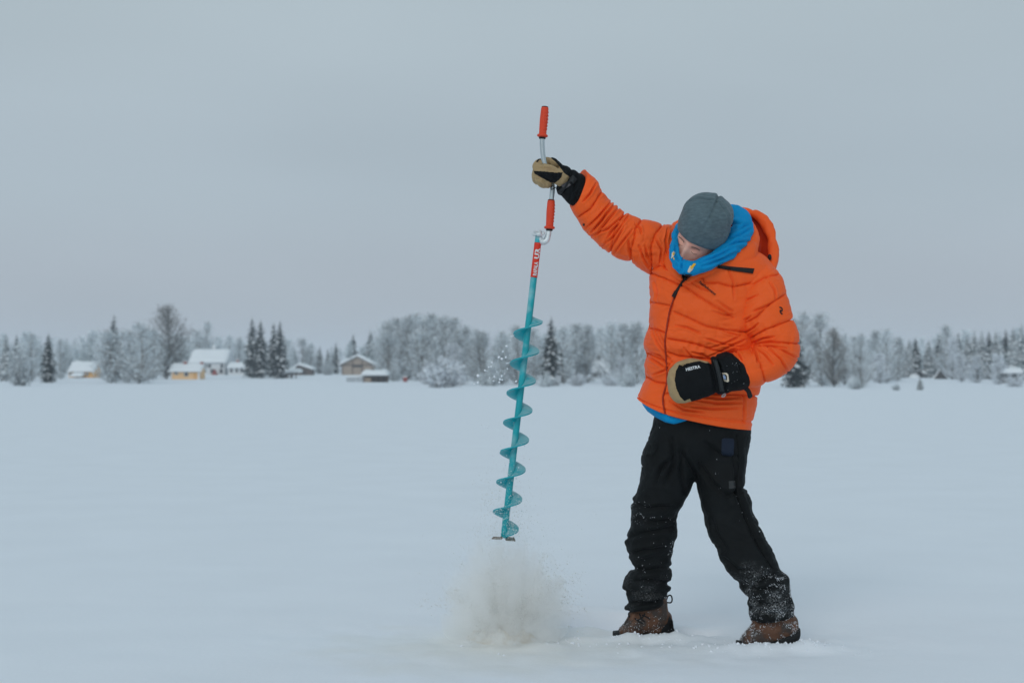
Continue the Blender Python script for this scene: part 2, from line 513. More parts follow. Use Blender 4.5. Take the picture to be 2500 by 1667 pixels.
def birch(seed, width=0.26, base=0.10, nc=70, nt=2600, multi=1, peak=0.42, tw=0.022):
    """unit-height frosted broadleaf tree: (limbs, twigs); clumps of twigs fill an upright oval crown"""
    g = np.random.default_rng(seed)
    mb = MB(); stems = []
    for k in range(multi):
        a = g.uniform(0, 6.28) if k else 0.0
        lean = 0.0 if multi == 1 else g.uniform(0.03, 0.12)
        foot = np.array([math.cos(a), math.sin(a), 0]) * (0.0 if multi == 1 else 0.025)
        topp = foot + np.array([math.cos(a) * lean, math.sin(a) * lean, g.uniform(0.90, 0.97)])
        stems.append(limb_tube(mb, foot + [0, 0, -0.03], topp, 0.013 if multi == 1 else 0.009, 0.0016, np.array([g.normal(0, .015), g.normal(0, .015), 0]), g, 13, 7))
    lob = g.uniform(0, 6.28, 3); amp = g.uniform(.05, .22, 3)
    cl = []; wt = []
    for k in range(nc):
        h = base + (0.985 - base) * g.random() ** 0.85
        u = (h - base) / (1 - base)
        env = (u / peak) ** 0.55 if u < peak else max(1 - ((u - peak) / (1.03 - peak)) ** 1.4, 0.0)
        az = g.uniform(0, 6.28)
        rr = width * (0.10 + 0.90 * env) * (0.25 + 0.75 * g.random() ** 0.6) * (1 + sum(amp[q] * math.sin((q + 1) * az + lob[q] + 5 * h) for q in range(3)))
        st = stems[g.integers(multi)]
        h0 = max(h - rr * g.uniform(0.9, 1.7), 0.05)
        s0 = min(h0 / 0.95, .99) * 12; kk = int(s0)
        p0 = st[kk] + (st[kk + 1] - st[kk]) * (s0 - kk)
        ck = min(int(min(h / .95, .99) * 12), 12)
        p1 = np.array([st[ck][0] + math.cos(az) * rr, st[ck][1] + math.sin(az) * rr, h])
        pts = limb_tube(mb, p0, p1, 0.0040, 0.0010, np.array([math.cos(az), math.sin(az), -.2]) * rr * .12, g, 5, 4)
        cl.append(pts[2:]); 
    cl.append(stems[0][-4:])
    V, Fc = twigs(np.vstack(cl), g, nt, tw, np.array([.026, .026, .032]), -0.15)
    V[:, 2] = np.maximum(V[:, 2], 0.01); V[:, 2] /= max(1.0, V[:, 2].max())
    return mb, V, Fc

def bush(seed, nt=1500):
    g = np.random.default_rng(seed); mb = MB(); tips = []
    for k in range(26):
        az = g.uniform(0, 6.28); r = g.uniform(0.05, 0.48); h = g.uniform(.45, .98) * (1 - 0.5 * (r / .48) ** 2)
        tips.append(limb_tube(mb, np.array([math.cos(az) * .05, math.sin(az) * .05, -.03]), np.array([math.cos(az) * r, math.sin(az) * r, h]), .010, .002, np.array([math.cos(az) * .06, math.sin(az) * .06, 0]), g, 6, 4)[1:])
    V, Fc = twigs(np.vstack(tips), g, nt, 0.07, 0.06, 0.1)
    V[:, 2] = np.maximum(V[:, 2], 0.0)
    return mb, V, Fc

def spruce(seed, width=0.17, base=0.03, layers=24, snow=0.6, taper=1.0):
    """unit-height spruce: (trunk, needle boughs, snow pads)"""
    g = np.random.default_rng(seed)
    mb = MB(); limb_tube(mb, np.array([0, 0, -.03]), np.array([0, 0, .985]), .014, .0012, np.zeros(3), g, 9, 7)
    nv = []; nf = []; sv = []; sf = []; cn = 0; cs = 0
    for j in range(layers):
        u = j / (layers - 1)
        z = base + (0.965 - base) * u ** 0.92
        R0 = width * ((1 - u) ** 0.66) * min(1, .6 + 2.2 * u) * g.uniform(0.8, 1.15) + 0.010
        m = 8 if u < .7 else 6
        for k in range(m):
            az = k * 6.283 / m + g.uniform(-.35, .35) + j * 0.7
            L = R0 * g.uniform(0.65, 1.2)
            dz = -L * g.uniform(0.25, 0.55)
            dirh = np.array([math.cos(az), math.sin(az), 0]); side = np.array([-math.sin(az), math.cos(az), 0])
            s = np.array([0.05, .35, .7, 1.0]); w = L * np.array([.10, .30, .26, .02]) * g.uniform(.8, 1.2)
            z0 = z + g.uniform(-.008, .008)
            ctr = np.array([0, 0, z0]) + dirh * (s * L)[:, None] + np.array([0, 0, 1.0]) * (dz * s ** 1.3)[:, None]
            hang = np.array([0, 0, -1.0]) * (L * 0.16)
            lft = ctr + side * w[:, None] + hang * (w / (L * .3))[:, None] * .7; rgt = ctr - side * w[:, None] + hang * (w / (L * .3))[:, None] * .7
            lft += g.normal(0, L * .05, (4, 3)); rgt += g.normal(0, L * .05, (4, 3))
            nv.append(np.vstack([lft, ctr, rgt])); b0 = cn
            for q in range(3):
                nf += [[b0 + q, b0 + q + 1, b0 + 5 + q, b0 + 4 + q], [b0 + 4 + q, b0 + 5 + q, b0 + 9 + q, b0 + 8 + q]]
            cn += 12
            # loose hanging needles
            nn = 9
            c = ctr[g.integers(1, 4, nn)] + g.normal(0, L * .10, (nn, 3)); dd = g.normal(0, 1, (nn, 3)) * [.6, .6, .3] + [0, 0, -.7]
            ww = np.cross(dd, g.normal(0, 1, (nn, 3))); ww /= np.linalg.norm(ww, axis=1, keepdims=True)
            l_ = L * .22
            tri = np.stack([c - ww * l_ * .3, c + dd * l_, c + ww * l_ * .3], 1).reshape(-1, 3)
            nv.append(tri); nf += [[cn + 3 * q, cn + 3 * q + 1, cn + 3 * q + 2] for q in range(nn)]; cn += 3 * nn
            if g.random() < snow:
                s2 = np.array([.25, .5, .75, .95]); w2 = L * np.array([.08, .20, .20, .06]) * g.uniform(.7, 1.15)
                cc = np.array([0, 0, z0 + L * .05]) + dirh * (s2 * L)[:, None] + np.array([0, 0, 1.0]) * (dz * s2 ** 1.3)[:, None]
                lf = cc + side * w2[:, None] + [0, 0, -L * .08]; rg = cc - side * w2[:, None] + [0, 0, -L * .08]
                sv.append(np.vstack([lf, cc + [0, 0, L * .05], rg]))
                for q in range(3):
                    sf += [[cs + q, cs + q + 1, cs + 5 + q, cs + 4 + q], [cs + 4 + q, cs + 5 + q, cs + 9 + q, cs + 8 + q]]
                cs += 12
    return mb, (np.vstack(nv), nf), (np.vstack(sv), sf) if sv else None

VAR = {}
def variant(kind, k):
    key = (kind, k)
    if key in VAR: return VAR[key]
    if kind == 'spruce' or kind == 'frosted_spruce' or kind == 'thin_spruce':
        fro = kind == 'frosted_spruce'
        t, n, s = spruce(100 + k, {'spruce': .165, 'frosted_spruce': .19, 'thin_spruce': .14}[kind], .03, 30, .85 if fro else .42)
        parts = [('trunk', new_mesh('trunk', *t.arrays(), [M_BARK])), ('crown', new_mesh('crown', *n, [M_NEEDLE_FROST if fro else M_NEEDLE], smooth=False)), ('snow_load', new_mesh('snow_load', *s, [ROOFSNOW], smooth=False))]
    elif kind == 'pine':
        t, v, f = birch(300 + k, .20, .30, 60, 2200, 1, .5, .03)
        parts = [('trunk', new_mesh('trunk', *t.arrays(), [M_BARK])), ('crown', new_mesh('crown', v, f, [M_NEEDLE], smooth=False))]
    elif kind == 'bush':
        t, v, f = bush(400 + k)
        parts = [('stem', new_mesh('stem', *t.arrays(), [M_BARK])), ('foliage', new_mesh('foliage', v, f, [M_FROST_WHITE], smooth=False))]
    elif kind == 'grey_bush':
        t, v, f = bush(450 + k)
        parts = [('stem', new_mesh('stem', *t.arrays(), [M_BARK])), ('foliage', new_mesh('foliage', v, f, [M_FROST], smooth=False))]
    else:
        W = {'birch': (.25, .04, 90, 3400, 1, .36, .022), 'broad': (.30, .05, 100, 3600, 1, .40, .022), 'multi': (.28, .03, 100, 4000, 4, .36, .023), 'grey': (.33, .08, 150, 5200, 1, .58, .019), 'white': (.30, .02, 60, 3000, 3, .33, .030)}[kind]
        t, v, f = birch(200 + k * 7 + len(kind), *W)
        m = {'grey': M_FROST_GREY, 'white': M_FROST_WHITE}.get(kind, M_FROST)
        parts = [('trunk', new_mesh('trunk', *t.arrays(), [M_BIRCHBARK if kind in ('birch', 'multi') else M_BARK])), ('crown', new_mesh('crown', v, f, [m], smooth=False))]
    VAR[key] = parts
    return parts

NAMES = {'spruce': ('spruce_tree', 'spruce'), 'thin_spruce': ('spruce_tree', 'spruce'), 'frosted_spruce': ('spruce_tree', 'spruce'), 'pine': ('pine_tree', 'pine'), 'bush': ('frosted_bush', 'bush'), 'grey_bush': ('frosted_bush', 'bush'), 'birch': ('birch_tree', 'tree'), 'broad': ('bare_tree', 'tree'), 'multi': ('birch_tree', 'tree'), 'grey': ('bare_tree', 'tree'), 'white': ('frosted_tree', 'tree')}
tn = 0
def tree(kind, x, ytop, yb, wscale, label, k=None, dist=None):
    """x, top row and foot row in the photo; width scale relative to the kind"""
    global tn
    X, Y, Z = far_spot(x, yb)
    if dist:
        Y = dist; X = (x - CX) / F * Y; Z = float(H(X, Y))
        h = (P(x, ytop, Y)[2] - Z)
    else:
        h = (yb - ytop) / F * Y
    k = tn % 4 if k is None else k
    if kind in ('birch', 'multi'): wscale *= 1.18
    nm, cat = NAMES[kind]
    r = empty(nm, (X, Y, Z - 0.05), rnd.uniform(0, 6.28))
    r.scale = (h * wscale, h * wscale, h * 1.02)
    tag(r, label, cat, 'trees along the far shore' if cat != 'bush' else 'bushes along the far shore')
    for pn, me in variant(kind, k):
        o = put(pn, me, r)
        if pn == 'snow_load': o['kind'] = 'stuff'
    tn += 1
    return r

T = tree
# left shore
T('grey_bush', 52, 838, 942, .95, 'tall frosted bush at the left edge of the shore')
T('spruce', 117, 812, 934, 1.1, 'lone snowy conifer left of the low yellow house', 0)
T('frosted_spruce', 14, 812, 930, .9, 'frosted spruce nearest the left border')
T('spruce', 40, 812, 926, .8, 'dark spruce behind the tall bush at far left')
T('birch', 78, 812, 930, 1.0, 'pale birch between the far left bush and the lone conifer')
T('birch', 148, 822, 925, 1.0, 'pale birch just right of the lone conifer')
T('spruce', 277, 766, 928, 1.0, 'tall dark spruce rising behind two frosted birches', 1)
T('multi', 276, 798, 934, 1.5, 'frosted birch clump leaning on the tall dark spruce')
T('birch', 338, 784, 936, 1.55, 'frosted birch left of the big grey tree')
T('birch', 312, 800, 934, 1.1, 'frosted birch in the middle of the clump left of the big grey tree')
T('grey', 406, 738, 925, 1.0, 'biggest grey bare tree standing above the yellow cabin', 0)
T('birch', 372, 800, 926, 1.0, 'small birch touching the left of the big grey tree')
T('birch', 508, 783, 912, 1.0, 'thin birch rising behind the white house roof')
T('birch', 478, 800, 912, 1.0, 'birch behind the left end of the white house roof')
T('birch', 560, 815, 914, 1.0, 'pale birch behind the low white annex')
T('birch', 585, 822, 914, 1.0, 'pale birch right behind the annex chimney')
T('spruce', 615, 771, 921, .95, 'tallest snowy spruce of the group beside the white annex', 2)
T('spruce', 636, 778, 923, 1.0, 'second snowy spruce of the group beside the white annex', 3)
T('spruce', 668, 786, 921, .95, 'third snowy spruce of the group beside the white annex', 0)
T('spruce', 683, 780, 924, .9, 'rightmost snowy spruce of the group beside the small shelter', 1)
T('birch', 700, 830, 914, 1.0, 'pale birch right of the snowy spruce group')
T('birch', 735, 822, 912, 1.3, 'rounded pale birch behind the brown shed')
T('birch', 760, 836, 912, 1.1, 'pale birch behind the right end of the brown shed')
T('thin_spruce', 781, 843, 912, 1.0, 'small dark spruce between the brown shed and the flagpole')
T('thin_spruce', 800, 850, 912, 1.0, 'smallest dark spruce left of the flagpole')
T('grey_bush', 800, 872, 915, 1.1, 'round frosted bush left of the flagpole')
T('thin_spruce', 820, 833, 912, 1.0, 'dark spruce beside the flagpole')
T('spruce', 862, 812, 911, 1.0, 'dark snowy spruce behind the big barn', 2)
T('spruce', 904, 802, 911, 1.0, 'taller dark spruce behind the right eave of the big barn', 3)
# birch grove
for x, yt, yb, w, lb in ((944, 778, 925, 1.1, 'leftmost birch of the pale grove behind the barn'), (972, 772, 925, 1.15, 'second birch of the pale grove behind the barn'), (998, 768, 926, 1.1, 'third birch of the pale grove'), (1016, 762, 924, 1.0, 'tall birch left of the grove middle'), (1040, 770, 926, 1.1, 'birch in the middle of the pale grove'),
                         (1056, 762, 925, 1.0, 'tall birch right of the grove middle'), (1082, 768, 926, 1.1, 'third birch from the right in the pale grove'), (1108, 772, 926, 1.1, 'second birch from the right in the pale grove'), (1138, 790, 930, 1.15, 'rightmost rounded birch of the pale grove')):
    T('birch', x, yt, yb, w * 1.15, lb)
for x, yt, yb, w, lb in ((960, 800, 928, 1.2, 'low birch in front of the grove left end'), (1030, 796, 930, 1.3, 'low birch in front of the grove middle'), (1095, 800, 930, 1.2, 'low birch in front of the grove right end')):
    T('multi', x, yt, yb, w, lb)
T('bush', 1078, 858, 946, 1.35, 'large white frosted bush in front of the grove')
T('white', 1105, 835, 940, 1.1, 'white frosted sapling behind the large white bush')
T('bush', 1045, 880, 938, 1.0, 'white frosted bush left of the large white bush')
T('grey_bush', 965, 890, 930, 1.2, 'low frosted bush right of the open shed')
T('bush', 1120, 892, 940, 1.0, 'low white bush right of the large white bush')
T('multi', 1190, 798, 940, 1.25, 'frosted birch left of the auger shaft')
T('birch', 1172, 812, 936, 1.2, 'frosted birch farther left of the auger shaft')
T('birch', 1225, 806, 938, 1.2, 'frosted birch just behind the left of the auger flights')
T('grey_bush', 1200, 880, 942, 1.2, 'frosted bush under the flying drops')
T('birch', 1262, 790, 938, 1.2, 'frosted birch hidden behind the auger flights')
T('birch', 1300, 798, 938, 1.3, 'frosted birch just right of the auger flights')
T('spruce', 1346, 770, 942, 1.05, 'tall dark spruce between the auger and the person', 3)
T('birch', 1376, 790, 936, 1.2, 'frosted birch touching the tall middle spruce')
for x, yt, yb, lb in ((1405, 786, 934, 'frosted birch left of the snowy cottage'), (1436, 790, 934, 'frosted birch beside the cottage chimney'), (1462, 800, 916, 'frosted birch rising behind the snowy cottage'), (1496, 782, 934, 'tall frosted birch right of the snowy cottage'), (1524, 786, 936, 'frosted birch second from the jacket'), (1556, 784, 936, 'frosted birch nearest the front of the jacket'), (1590, 790, 938, 'frosted birch partly behind the jacket')):
    T('birch', x, yt, yb, 1.3, lb)
T('grey_bush', 1335, 908, 944, 1.4, 'frosted bush at the foot of the tall middle spruce')
T('bush', 1357, 900, 942, .8, 'white bush right at the foot of the tall middle spruce')
T('bush', 1410, 906, 942, 1.5, 'white bush in front and left of the cottage')
T('bush', 1490, 900, 942, 1.4, 'rounded white bush in front of the cottage')
T('grey_bush', 1535, 895, 944, 1.4, 'frosted bush close to the jacket front')
T('white', 1515, 868, 938, 1.2, 'frosted shrub right of the cottage')
# right of the person
T('spruce', 1938, 772, 946, 1.15, 'dark snowy spruce half hidden by the bent elbow', 1)
T('birch', 1964, 758, 942, 1.1, 'tall frosted birch right behind the bent elbow')
T('birch', 2008, 756, 942, 1.15, 'tallest frosted birch right of the person')
T('grey', 2036, 798, 944, 1.0, 'grey bare tree with dense twigs right of the tallest birch', 1)
T('broad', 2062, 812, 940, .9, 'grey broad tree above the weathered shed roof')
T('birch', 2105, 812, 946, 1.0, 'slim birch standing in front of the weathered shed')
T('grey_bush', 2090, 918, 950, 1.6, 'low bush at the foot of the slim birch')
for x, yt, yb, lb in ((2088, 818, 930, 'birch behind the weathered shed'), (2138, 804, 932, 'frosted birch left of the small gabled hut'), (2164, 800, 934, 'taller frosted birch left of the small gabled hut'), (2190, 818, 930, 'frosted birch close to the small gabled hut')):
    T('birch', x, yt, yb, 1.25, lb)
T('white', 2150, 860, 936, 1.4, 'white frosted shrub left of the small gabled hut')
T('frosted_spruce', 2246, 920, 952, 1.6, 'tiny snowy spruce alone on the ice edge')
T('grey_bush', 2188, 935, 953, 1.6, 'tiny bush poking through the ice edge snow')
for x, yt, yb, kd, lb in ((2200, 822, 922, 'frosted_spruce', 'frosted spruce behind the small gabled hut'), (2220, 825, 922, 'frosted_spruce', 'second frosted spruce behind the small gabled hut'), (2236, 822, 922, 'spruce', 'dark spruce above the small gabled hut'), (2268, 826, 922, 'frosted_spruce', 'frosted spruce left above the dark tent'), (2294, 810, 922, 'spruce', 'dark spruce top above the dark tent'),
                          (2311, 790, 924, 'birch', 'tall frosted birch right above the dark tent'), (2324, 822, 926, 'white', 'white frosted tree right of the dark tent'), (2340, 810, 922, 'spruce', 'dark spruce right of the tall birch'), (2362, 816, 924, 'frosted_spruce', 'frosted spruce left above the tarpaulin'), (2380, 804, 924, 'frosted_spruce', 'taller frosted spruce above the tarpaulin'),
                          (2398, 804, 926, 'frosted_spruce', 'dense frosted spruce right above the tarpaulin'), (2415, 806, 924, 'spruce', 'dark thin spruce above the tarpaulin'), (2432, 804, 926, 'frosted_spruce', 'frosted spruce left of the open white shed'), (2456, 800, 924, 'spruce', 'dark spruce behind the open white shed'), (2475, 798, 928, 'frosted_spruce', 'frosted spruce above the open white shed'), (2495, 786, 930, 'frosted_spruce', 'tall frosted spruce at the right border')):
    T(kd, x, yt, yb, 1.1, lb)
T('white', 2385, 866, 934, 1.5, 'white frosted shrub in front of the tarpaulin')
T('white', 2350, 862, 932, 1.4, 'white frosted shrub between tent and tarpaulin')
T('white', 2440, 862, 938, 1.4, 'white frosted shrub left of the open white shed')
T('bush', 2480, 905, 944, 1.3, 'white bush in front of the open white shed')

# the wood behind, one mass
def merged_wood():
    Vs = []; Fs = []; n = 0
    mats = [M_FROST, M_NEEDLE_FROST, M_BARK]; mi = []
    g = np.random.default_rng(77)
    b_ = [birch(500 + k, .20, .05, 26, 420, 1, .4, .055) for k in range(3)]
    s_ = [spruce(520 + k, .20, .04, 13, .5) for k in range(3)]
    prof_x = [-900, 0, 130, 200, 240, 330, 470, 560, 640, 720, 780, 840, 930, 1150, 1400, 1600, 1900, 2050, 2150, 2260, 2380, 2500, 3600]
    prof_t = [815, 812, 820, 818, 808, 806, 812, 822, 825, 828, 842, 838, 815, 812, 806, 806, 806, 815, 818, 822, 814, 802, 800]
    for row, (dist, n_) in enumerate(((330, 190), (390, 170), (470, 120))):
        for q in range(n_):
            x = g.uniform(-500, 3000)
            top = np.interp(x, prof_x, prof_t) + g.normal(4, 7) + 4 * row
            Y = dist + g.uniform(-25, 25); X = (x - CX) / F * Y; Z = float(H(X, Y)) - .2
            h = P(x, top, Y)[2] - Z
            a = g.uniform(0, 6.28); ca, sa = math.cos(a), math.sin(a); w = h * g.uniform(.9, 1.3)
            if g.random() < 0.5:
                t, v, f = b_[g.integers(3)]; geo = [(v, f.tolist(), 0)]
            else:
                t, nn, ss = s_[g.integers(3)]; geo = [(nn[0], nn[1], 1)]
            for v, f, m in geo:
                vv = np.stack([(v[:, 0] * ca - v[:, 1] * sa) * w + X, (v[:, 0] * sa + v[:, 1] * ca) * w + Y, v[:, 2] * h + Z], -1)
                Vs.append(vv); Fs += [[i + n for i in ff] for ff in f]; mi += [m] * len(f); n += len(vv)
    return np.vstack(Vs), Fs, mi, mats
V, Fc, mi, mats = merged_wood()
tag(obj('distant_wood', V, Fc, mats, mi=mi, smooth=False), 'frosted mixed wood closing the view behind the houses', 'wood', kind='stuff')
# ------------------------------------------------------------------ buildings on the far shore
M_YELLOWW = mat('yellow_boards', (0.86, 0.55, 0.27), 0.8, var=0.06, vscale=2)
M_OCHRE = mat('ochre_boards', (0.72, 0.38, 0.10), 0.8, var=0.08, vscale=2)
M_WHITEW = mat('white_boards', (0.68, 0.70, 0.71), 0.8, var=0.04, vscale=2)
M_TANW = mat('weathered_boards', (0.36, 0.285, 0.225), 0.9, var=0.18, vscale=3, stretch=(3, 3, .4))
M_DARKW = mat('dark_boards', (0.055, 0.045, 0.040), 0.9, var=0.2, vscale=3)
M_BROWNW = mat('brown_boards', (0.12, 0.085, 0.07), 0.9, var=0.2, vscale=3, stretch=(3, 3, .4))
M_GREYW = mat('grey_boards', (0.15, 0.155, 0.16), 0.9, var=0.2, vscale=2)
M_REDW = mat('red_paint', (0.28, 0.045, 0.03), 0.8)
M_GLASS = mat('window_glass', (0.03, 0.04, 0.05), 0.12, spec=0.6)
M_TRIM = mat('white_trim', (0.74, 0.75, 0.76), 0.7)
M_TEALC = mat('teal_tarpaulin', (0.02, 0.17, 0.20), 0.7, var=0.3, vscale=3)

class House:
    """local frame: x along the picture, y away, z up; metres from pixel sizes at the house's distance"""
    def __init__(self, name, x0, x1, yb, label, cat='house', rz=0.0, group=None, face=False):
        xc = (x0 + x1) / 2
        X, Y, Z = far_spot(xc, yb)
        self.s = Y / F; self.xc = xc; self.yb = yb
        if face: rz = -math.atan2(X, Y)
        self.r = empty(name, (X, Y, Z - 0.05), rz)
        tag(self.r, label, cat, group)
    def X(self, x): return (x - self.xc) * self.s
    def Zm(self, y): return (self.yb - y) * self.s + 0.05
    def part(self, name, mb, m, parent=None, smooth=False):
        V, Fc = mb.arrays()
        p = parent or self.r
        o = put(name, new_mesh(name, V, Fc, [m], mb.m, smooth), p)
        ORIGIN[o.name] = np.zeros(3)
        return o
    def boxm(self, x0, x1, y0, y1, d0, d1):
        a, b = self.X(x0), self.X(x1); c, d = self.Zm(y1), self.Zm(y0)
        return MB().box(((a + b) / 2, (d0 + d1) / 2, (c + d) / 2), (b - a, d1 - d0, d - c))

def prism(mb, xs, zs, d0, d1):
    """outline in x, z pushed from d0 to d1"""
    n = len(xs)
    V = [[x, d0, z] for x, z in zip(xs, zs)] + [[x, d1, z] for x, z in zip(xs, zs)]
    Fc = [list(range(n))[::-1], list(range(n, 2 * n))] + [[i, (i + 1) % n, n + (i + 1) % n, n + i] for i in range(n)]
    return mb.add(V, Fc)

def snow_slab(x0, x1, d0, d1, z0, z1, nx=16, ny=10, thick=0.28, seed=1):
    """pitched slab of snow rising from z0 at d0 to z1 at d1, soft upper side"""
    u = np.linspace(0, 1, nx); v = np.linspace(0, 1, ny)
    U, W = np.meshgrid(u, v)
    x = x0 + (x1 - x0) * U; y = d0 + (d1 - d0) * W; z = z0 + (z1 - z0) * W
    edge = np.minimum(np.minimum(U, 1 - U) * 8, np.minimum(W, 1 - W) * 6 + 0.35).clip(0, 1) ** 0.5
    q = np.stack([x * .8, y * .8, z * 0 + seed], -1).reshape(-1, 3)
    top = np.stack([x, y, z + thick * edge * (1 + .25 * vnoise(q, seed).reshape(U.shape))], -1)
    bot = np.stack([x, y, z + 0 * x - .02], -1)
    n = nx * ny
    f1 = grid_faces(ny, nx, False)
    fc = f1.tolist() + (f1[:, ::-1] + n).tolist()
    bd = list(range(nx)) + [j * nx + nx - 1 for j in range(1, ny)] + [(ny - 1) * nx + i for i in range(nx - 2, -1, -1)] + [j * nx for j in range(ny - 2, 0, -1)]
    m = len(bd)
    fc += [[bd[i], bd[i] + n, bd[(i + 1) % m] + n, bd[(i + 1) % m]] for i in range(m)]
    return MB().add(np.vstack([top.reshape(-1, 3), bot.reshape(-1, 3)]), fc)

def eaves_house(h, x0, x1, yeave, yridge, depth, wallm, over=5, snow=0.3, ytop_w=None):
    """long side to the viewer: front wall, gable sides, two snowy roof slopes"""
    a, b = h.X(x0), h.X(x1); ze, zr = h.Zm(yeave), h.Zm(yridge) - snow
    mb = MB()
    mb.box(((a + b) / 2, depth / 2, ze / 2), (b - a, depth, ze))
    V = [[a, 0.02, ze - .01], [a, depth - .02, ze - .01], [a, depth / 2, zr - .05], [b, 0.02, ze - .01], [b, depth - .02, ze - .01], [b, depth / 2, zr - .05]]
    mb.add(V, [(0, 1, 2), (3, 5, 4), (0, 3, 4, 1), (0, 2, 5, 3), (1, 4, 5, 2)])
    w = h.part('wall', mb, wallm)
    o = over * h.s
    rf = h.part('roof', MB().box(((a + b) / 2, -0.12, ze - .05), (b - a + 2 * o - .1, .06, .12)), M_TRIM)
    h.part('roof_snow', snow_slab(a - o, b + o, -0.45, depth / 2 + .02, ze - .12, zr, thick=snow, seed=int(x0)), ROOFSNOW, rf, True)
    h.part('roof_snow', snow_slab(a - o, b + o, depth + .45, depth / 2 - .02, ze - .12, zr, thick=snow, seed=int(x0) + 1), ROOFSNOW, rf, True)
    return w, rf

def gable_house(h, x0, x1, yeave, xa, yapex, depth, wallm, over=5, snow=0.3):
    """gable end to the viewer"""
    a, b = h.X(x0), h.X(x1); ze = h.Zm(yeave); m = h.X(xa); za = h.Zm(yapex) - snow
    w = h.part('wall', prism(MB(), [a, b, b, m, a], [0, 0, ze, za - .03, ze], 0, depth), wallm)
    o = over * h.s; sl = (za - ze) / (m - a); sr = (za - ze) / (b - m)
    mb = MB()
    for xe, xs_, k in ((a, -1, sl), (b, 1, sr)):
        xo = xe + xs_ * o; zo = ze - k * o
        prism(mb, [xo, m, m, xo], [zo, za, za + .10, zo + .10], -.5, depth + .3)
    rf = h.part('roof', mb, M_DARKW)
    for xe, xs_, k in ((a, -1, sl), (b, 1, sr)):
        xo = xe + xs_ * o; zo = ze - k * o + .10
        n = 12; s = np.linspace(0, 1, n); dd = np.linspace(-.56, depth + .36, 8)
        U, W = np.meshgrid(s, dd)
        x = xo + (m - xo) * U; z = zo + (za + .1 - zo) * U
        e = (np.clip(U * 8, .2, 1) ** .5) * (1 + .2 * vnoise(np.stack([x * .9, W * .9, 0 * x + k], -1).reshape(-1, 3), 3).reshape(U.shape))
        top = np.stack([x, W, z + snow * e], -1); bot = np.stack([x, W, z + .003], -1); nn = n * 8
        f1 = grid_faces(8, n, False); fc = f1.tolist() + (f1[:, ::-1] + nn).tolist()
        bd = list(range(n)) + [j * n + n - 1 for j in range(1, 8)] + [7 * n + i for i in range(n - 2, -1, -1)] + [j * n for j in range(6, 0, -1)]
        fc += [[bd[i], bd[i] + nn, bd[(i + 1) % len(bd)] + nn, bd[(i + 1) % len(bd)]] for i in range(len(bd))]
        h.part('roof_snow', MB().add(np.vstack([top.reshape(-1, 3), bot.reshape(-1, 3)]), fc), ROOFSNOW, rf, True)
    return w, rf

def window(h, wall, x0, x1, y0, y1, frame=M_TRIM, d=-0.0):
    f = h.part('window', h.boxm(x0, x1, y0, y1, d - .07, d - .004), frame, wall) if False else h.part('window', h.boxm(x0, x1, y0, y1, d - .07, d - .004), frame)
    px_ = 1.0
    g_ = h.part('pane', h.boxm(x0 + px_, x1 - px_, y0 + px_, y1 - px_, d - .085, d - .06), M_GLASS, f)
    return f
def chimney(h, rf, x, y0, y1, dep, wpx=7, m=M_REDW):
    c = h.part('chimney', h.boxm(x - wpx / 2, x + wpx / 2, y0 + 2, y1, dep, dep + wpx * h.s), m, rf)
    h.part('chimney_snow', h.boxm(x - wpx / 2 - .4, x + wpx / 2 + .4, y0, y0 + 2.2, dep - .03, dep + wpx * h.s + .03), ROOFSNOW, rf)

# far-left low house
h = House('yellow_house', 164, 232, 922, 'low ochre house under deep snow at the left of the shore')
w, rf = eaves_house(h, 168, 228, 906, 879, 5.0, M_OCHRE, 4, .45)
h.part('snow_bank', snow_slab(h.X(178), h.X(209), -2.2, -0.06, 0.25, 0.75, thick=.3, seed=21), ROOFSNOW, None, True)
window(h, w, 169.5, 175, 909, 917)
window(h, w, 211, 216, 909, 917)
# yellow cabin
h = House('yellow_cabin', 410, 492, 926, 'small bright yellow cabin with snowy roof below the big grey tree', 'cabin')
w, rf = eaves_house(h, 417, 487, 906, 884, 4.0, M_YELLOWW, 6, .34)
window(h, w, 425.5, 435, 906.5, 915)
window(h, w, 449.5, 460, 906.5, 919)
h.part('drain_pipe', h.boxm(474.5, 477.5, 905, 926, -.16, -.05), M_OCHRE)
h.part('corner_board', h.boxm(483, 487.2, 906, 926, -.03, .3), M_TRIM)
h.part('corner_board', h.boxm(416.6, 419.5, 906, 926, -.03, .3), M_TRIM)
chimney(h, rf, 446, 880, 892, 1.5, 8); chimney(h, rf, 486, 881, 893, 1.6, 7)
# white house
h = House('white_house', 462, 552, 915, 'large white house with broad snowy roof behind the yellow cabin')
w, rf = eaves_house(h, 464, 548, 884, 849, 9.0, M_WHITEW, 5, .4)
for x0 in (498, 508, 538): window(h, w, x0, x0 + 7, 889, 898, M_GREYW)
for x0 in (514, 536): window(h, w, x0, x0 + 8, 901, 911, M_DARKW)
h.part('porch', prism(MB(), [h.X(518), h.X(532), h.X(525)], [0, 0, h.Zm(901)], -.9, -.01), M_REDW)
chimney(h, rf, 512, 842, 860, 4.0, 7, M_WHITEW)
h = House('white_annex', 555, 598, 916, 'low white annex with snowy roof left of the snowy spruce group')
w, rf = eaves_house(h, 557, 596, 897, 883, 5.0, M_WHITEW, 4, .35)
for x0 in (562, 575, 587): window(h, w, x0, x0 + 6, 900, 909, M_DARKW)
chimney(h, rf, 574, 876, 888, 2.2, 5)
